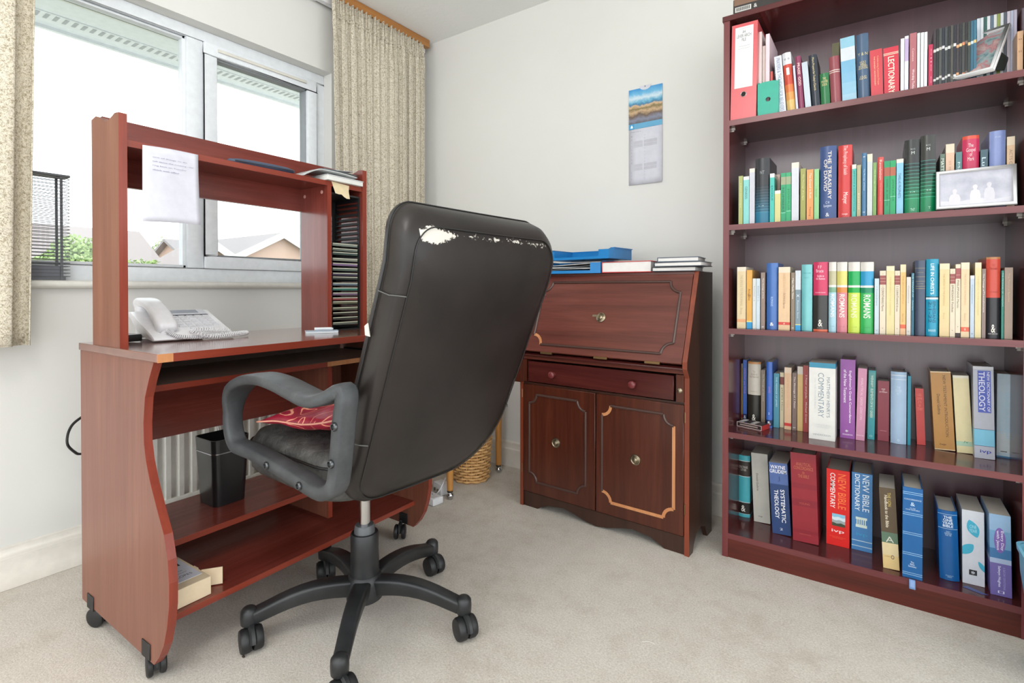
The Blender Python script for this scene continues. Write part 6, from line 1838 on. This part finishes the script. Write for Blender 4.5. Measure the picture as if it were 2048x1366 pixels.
sb = nt.nodes.new('ShaderNodeMath'); sb.operation = 'SUBTRACT'; sb.inputs[1].default_value = 0.14
nt.links.new(mr.outputs[0], sb.inputs[0])
nt.links.new(sb.outputs[0], ma_.inputs[2])
nt.links.new(ramp(nt, ma_.outputs[0], [(0.0, (96, 92, 96)), (0.12, (128, 132, 150)), (0.24, (104, 86, 72)), (0.34, (196, 166, 130)), (0.42, (124, 110, 70)), (0.50, (210, 178, 140)), (0.55, (60, 120, 156)), (0.62, (110, 176, 204)), (0.72, (206, 222, 230)), (0.84, (110, 180, 216)), (1.0, (64, 146, 204))]), b.inputs['Base Color'])
MB().box(0.0, CW_, -0.0062, -0.0045, 0.262, 0.412).build('beach_photo', cpm, cal)
MB().box(0.0, CW_, -0.0064, -0.0045, 0.240, 0.263).build('blue_band', plain((98, 164, 200), 0.4), cal)
MB().box(0.004, 0.026, -0.0068, -0.0064, 0.241, 0.262).build('emblem_square', plain((60, 150, 196), 0.4), cal)
MB().prism([(0.009, 0.245), (0.021, 0.245), (0.020, 0.252), (0.015, 0.259), (0.010, 0.252)], 'y', -0.0072, -0.0068).build('emblem', plain((222, 236, 240), 0.4), cal)
MB().prism([(0.05, 0.420), (0.106, 0.420), (0.100, 0.408), (0.09, 0.403), (0.078, 0.401), (0.066, 0.403), (0.056, 0.408)], 'y', -0.0068, -0.0060).build('hanging_tab', paper_m, cal)
MB().cyl((0.078, 0.0, 0.414), (0.078, -0.010, 0.416), 0.0025, 8).build('wall_pin', steel, cal)
gt = plain((168, 170, 178), 0.7)
text_on('month_name', 'February', gt, cal, (0.035, -0.0062, 0.228), (1, 0, 0), (0, 0, 1), 0.048, 0.0075)
for c_ in range(2):
    for r_ in range(14):
        zz = 0.210 - r_ * 0.0143

        def page(x, z):
            return -0.0041 - 0.006 * (1 - z / CH_) ** 2 * (x / CW_)
        xx = 0.014 + 0.062 * c_
        text_on('date', str(r_ + 1 + 14 * c_), gt, cal, (xx, page(xx, zz) - 0.0006, zz), (1, 0, 0), (0, 0, 1), 0.005, 0.0045)
        if (r_ % 7) in (2, 3):
            xa_, xb_ = 0.010 + 0.062 * c_, 0.066 + 0.066 * c_
            za_, zb_ = zz - 0.0065, zz + 0.0065
            q_ = [(x, page(x, z) - 0.0003 + dy, z) for dy in (0, 0.0002) for x, z in ((xa_, za_), (xb_, za_), (xb_, zb_), (xa_, zb_))]
            MB().add(q_, [(0, 1, 2, 3), (7, 6, 5, 4), (0, 4, 5, 1), (1, 5, 6, 2), (2, 6, 7, 3), (3, 7, 4, 0)]).build('weekend_box', plain((188, 188, 196), 0.7), cal)

# ================================================================== TABLE, BASKET, LEAD
tbl = thing('side_table', 'small round-legged beech table on ball castors behind the chair', 'table', (0, 0, 0))
for (x, y) in ((-1.506, 1.680), (-1.530, 2.062), (-1.90, 1.68), (-1.90, 2.06)):
    l_ = MB().tube([(x, y, 0.034), (x, y, 0.05), (x, y, 0.42), (x, y, 0.50)], [0.0125, 0.0135, 0.0195, 0.0195], 16).build('leg', pine, tbl, smooth=50)
    MB().cyl((x, y, 0.026), (x, y, 0.036), 0.008, 12).sphere((x + 0.004, y - 0.004, 0.0162), 0.016, 16, 10).build('ball_castor', chrome, l_, smooth=60)
    MB().cyl((x, y, 0.030), (x, y, 0.040), 0.0128, 14).build('ferrule', rubber, l_)
MB().box(-1.93, -1.485, 1.655, 2.085, 0.50, 0.518).build('table_top', pine, tbl, bev=0.004)
MB().box(-1.90, -1.51, 1.675, 1.690, 0.45, 0.50).box(-1.90, -1.51, 2.05, 2.065, 0.45, 0.50).box(-1.905, -1.89, 1.68, 2.06, 0.45, 0.50).box(-1.525, -1.510, 1.68, 2.06, 0.45, 0.50).build('apron', pine, tbl)

wick = [wood('wicker_willow', [(0.3, (196, 146, 88)), (0.7, (230, 186, 126))], 'x', fine=40, rough=0.5)][0]
bk_ = thing('wicker_basket', 'round honey-coloured wicker waste basket under the side table', 'basket', (-1.590, 1.925, 0.001))
NS = 22
for i in range(17):
    z = 0.006 + i * 0.0135
    r0_ = 0.080 + 0.016 * (z / 0.23)
    pts = []
    for k in range(NS * 6 + 1):
        a = 2 * math.pi * k / (NS * 6)
        rr = r0_ + 0.0042 * math.cos(a * NS / 2 + (i % 2) * math.pi)
        pts.append((rr * math.cos(a), rr * math.sin(a), z + 0.001 * math.sin(a * 5 + i)))
    MB().tube(pts, 0.0062, 5, caps=False).build('woven_strand', wick, bk_, smooth=179)
for k in range(NS):
    a = 2 * math.pi * (k + 0.0) / NS
    MB().tube([(0.078 * math.cos(a), 0.078 * math.sin(a), 0.0), (0.097 * math.cos(a), 0.097 * math.sin(a), 0.236)], 0.0026, 6).build('stake', wick, bk_)
pts, pts2 = [], []
for k in range(121):
    a = 2 * math.pi * k / 120
    pts.append(((0.098 + 0.005 * math.cos(a * 18)) * math.cos(a), (0.098 + 0.005 * math.cos(a * 18)) * math.sin(a), 0.238 + 0.005 * math.sin(a * 18)))
    pts2.append(((0.098 - 0.005 * math.cos(a * 18)) * math.cos(a), (0.098 - 0.005 * math.cos(a * 18)) * math.sin(a), 0.238 - 0.005 * math.sin(a * 18)))
MB().tube(pts, 0.0055, 6, caps=False).tube(pts2, 0.0055, 6, caps=False).build('braided_rim', wick, bk_, smooth=179)
MB().cyl((0, 0, 0.001), (0, 0, 0.008), 0.078, 24).build('basket_floor', wick, bk_)

ex = thing('extension_lead', 'white extension socket lying on the carpet beside the table leg', 'extension lead', (-1.575, 1.612, 0.001), R(-8))
MB().box(-0.085, 0.075, -0.028, 0.028, 0, 0.030).build('socket_body', white_plastic, ex, bev=0.005)
MB().box(-0.080, 0.070, -0.022, 0.022, 0.030, 0.0315).build('socket_face', plain((214, 214, 216), 0.3), ex, bev=0.001, seg=1)
for x in (-0.05, 0.02):
    MB().box(x - 0.003, x + 0.003, -0.012, -0.004, 0.0312, 0.0322).box(x - 0.010, x - 0.005, 0.004, 0.008, 0.0312, 0.0322).box(x + 0.005, x + 0.010, 0.004, 0.008, 0.0312, 0.0322).build('socket_hole', rubber, ex)
for (lb, x, y, z, rz) in (('white boxy mains adaptor behind the extension socket', -1.695, 1.72, 0.036, 20), ('white rounded plug adaptor leaning by the table leg', -1.575, 1.70, 0.001, -12)):
    a_ = thing('plug_adaptor', lb, 'adaptor', (x, y, z), R(rz))
    if z > 0.02:
        a_.location = (x, y, 0.001)
    MB().box(-0.030, 0.030, -0.024, 0.024, 0, 0.060 if z > 0.02 else 0.052).build('adaptor_body', white_plastic, a_, bev=0.007)
    for s in (-0.012, 0.012):
        MB().box(s - 0.003, s + 0.003, -0.030, -0.024, 0.018, 0.030).build('pin', brass, a_)
    MB().tube(catmull([Vector(p) for p in [(0.0, 0.02, 0.050), (0.03, 0.0, 0.075), (0.045, -0.035, 0.045), (0.02, -0.05, 0.012), (-0.03, -0.055, 0.006), (-0.07, -0.04, 0.004)]], 8), 0.0026, 6).build('flex', white_plastic, a_, smooth=179)
coil = []
for k in range(150):
    a = k * 0.25
    coil.append((-1.665 + (0.030 + 0.004 * math.sin(k)) * math.cos(a), 1.645 + 0.022 * math.sin(a), 0.005 + 0.0002 * k + 0.003 * abs(math.sin(k * .7))))
tag(MB().tube(coil, 0.0027, 6).build('coiled_flex', plain((214, 204, 178), 0.4), None, smooth=179), 'coil of cream flex lying beside the extension socket', 'cable')
# two table mats leaning, folded dark thing hinted behind the lead
# ---- crumbs of fluff on the carpet
for (u, v, lb) in ((487, 1315, 'small dark crumb on the carpet left of the chair base'), (1284, 1284, 'short pale thread on the carpet in front of the bookcase')):
    p = at(u, v, z=0.0)
    if u > 1000:
        tag(MB().tube([(0, 0, 0.001), (0.014, 0.008, 0.003), (0.030, 0.010, 0.001)], 0.0006, 5).build('thread', plain((226, 222, 214), 0.7), None), lb, 'thread').location = p
    else:
        tag(MB().sphere((0, 0, 0.002), 0.004, 8, 6, sc=(1.4, 0.8, 0.5)).build('crumb', plain((60, 48, 40), 0.8), None), lb, 'crumb').location = p

# ================================================================== OUTSIDE
so = MB().box(-2.98, -2.40, -5, 5, 2.05, 2.075)
struct(so.build('trim_2', upvc))
sf = thing('soffit_vent', 'slotted vent strip under the eaves above the window', 'vent', (0, 0, 0))
MB().box(-2.90, -2.83, -4, 4, 2.0455, 2.050).build('vent_strip', upvc, sf)
b = MB()
y = -1.5
while y < 2.4:
    b.box(-2.895, -2.840, y, y + 0.014, 2.0445, 2.0455)
    y += 0.032
stuff(b.build('vent_slots', plain((168, 172, 176), 0.5), sf))
struct(MB().box(-3.0, -2.98, -5, 5, 2.035, 2.25).box(-3.09, -3.0, -5, 5, 2.12, 2.19).build('trim_3', upvc))

GZ = -2.7
struct(MB().box(-70, -2.6, -40, 60, GZ - 0.2, GZ).build('ground', plain((150, 152, 136), 0.9)))
tile = plain((150, 140, 138), 0.8)  # roof and wall colours kept pale, with the outdoor haze put into them
tile2 = plain((146, 140, 140), 0.8)
brick = plain((196, 168, 152), 0.85)
whb = plain((222, 222, 220), 0.5)


def house(label, cx, cy, ly, lx, ze, zr, axis, wm=brick, rm=tile, gable=True):
    t = thing('house', label, 'house', (cx, cy, GZ), 0, 'houses across the street')
    ze, zr = ze - GZ, zr - GZ
    x0, x1, y0, y1 = -lx / 2, lx / 2, -ly / 2, ly / 2
    if axis == 'y':
        MB().prism([(x0, 0), (x1, 0), (x1, ze), (0, zr), (x0, ze)], 'y', y0, y1).build('wall', wm, t)
        for s in (-1, 1):
            MB().prism([(0, zr + 0.12), (s * (lx / 2 + 0.35), ze - 0.12), (s * (lx / 2 + 0.35), ze - 0.26), (0, zr - 0.02)], 'y', y0 - 0.3, y1 + 0.3).build('roof_slope', rm, t)
        MB().box(x1 + 0.30, x1 + 0.42, y0 - 0.3, y1 + 0.3, ze - 0.32, ze - 0.2).build('gutter', whb, t)
        for k in range(int(ly / 3)):
            yy = y0 + 1.2 + k * 3
            w_ = MB().box(x1, x1 + 0.06, yy, yy + 1.5, ze - 1.6, ze - 0.4).build('window', whb, t)
            MB().box(x1 + 0.06, x1 + 0.07, yy + 0.1, yy + 1.4, ze - 1.5, ze - 0.5).build('pane', plain((110, 124, 134), 0.1), w_)
    else:
        MB().prism([(y0, 0), (y1, 0), (y1, ze), (0, zr), (y0, ze)], 'x', x0, x1).build('wall', wm, t)
        for s in (-1, 1):
            MB().prism([(0, zr + 0.12), (s * (ly / 2 + 0.35), ze - 0.12), (s * (ly / 2 + 0.35), ze - 0.26), (0, zr - 0.02)], 'x', x0 - 0.3, x1 + 0.25).build('roof_slope', rm, t)
            MB().prism([(0, zr + 0.14), (s * (ly / 2 + 0.4), ze - 0.12), (s * (ly / 2 + 0.4), ze - 0.36), (0, zr - 0.10)], 'x', x1 + 0.25, x1 + 0.30).build('bargeboard', whb, t)
        w_ = MB().box(x1, x1 + 0.06, -0.7, 0.7, ze - 1.3, ze - 0.1).build('window', whb, t)
        MB().box(x1 + 0.06, x1 + 0.07, -0.6, 0.6, ze - 1.2, ze - 0.2).build('pane', plain((110, 124, 134), 0.1), w_)
    MB().box(-0.3, 0.3, -0.25, 0.25, zr - 0.3, zr + 0.55).build('chimney', wm, t) if label.startswith('long') else None
    return t


house('long pale-roofed house seen beyond the left pane', -24, 3.9, 8.6, 6.4, 1.2, 3.05, 'y')
house('gabled house with white bargeboards beyond the casement', -21.5, 11.25, 4.1, 5.6, 1.9, 2.92, 'x', rm=tile2)
house('wide low-roofed house behind the white-boarded gable', -30, 18.5, 13, 7, 1.8, 3.35, 'y', rm=tile2)
house('small gabled house between the two larger roofs', -17.0, 7.55, 1.5, 2.0, 1.60, 2.1, 'x')


def tree(label, x, y, z, r, n, seed, sc=(1, 1, 0.8)):
    rnd = random.Random(seed)
    t = thing('tree', label, 'tree', (x, y, GZ), 0, 'trees outside the window')
    b = MB()
    for k in range(n):
        th = rnd.uniform(0, 6.283)
        ph_ = math.acos(rnd.uniform(-0.7, 1))
        rr = r * rnd.uniform(0.55, 1.0) * (1 + 0.18 * math.sin(th * 3 + seed) + 0.12 * math.sin(ph_ * 5))
        c = Vector((rr * sc[0] * math.sin(ph_) * math.cos(th), rr * sc[1] * math.sin(ph_) * math.sin(th), rr * sc[2] * math.cos(ph_) + z - GZ))
        a = Vector((rnd.uniform(-1, 1), rnd.uniform(-1, 1), rnd.uniform(-1, 1))).normalized() * 0.055
        d = Vector((rnd.uniform(-1, 1), rnd.uniform(-1, 1), rnd.uniform(-1, 1))).cross(a).normalized() * 0.036
        b.add([c - a, c + d, c + a, c - d], [(0, 1, 2, 3)])
    stuff(b.build('foliage', plain((156, 178, 116), 0.7), t))
    MB().tube([(0, 0, 0), (0.05, 0.02, (z - GZ) * 0.6), (0.0, 0.0, z - GZ)], [0.14, 0.10, 0.04], 8).build('trunk', plain((110, 92, 76), 0.8), t)


tree('light green bushy tree outside, nearest the black wire rack', -17.0, 4.6, 1.45, 0.85, 7000, 3)
tree('low rounded green shrub outside below the left pane', -13.6, 4.90, 0.94, 0.68, 6000, 9, (1, 1, 0.75))
tree('distant green tree outside showing above the roofs', -34.0, 13.6, 3.0, 1.0, 2500, 12)
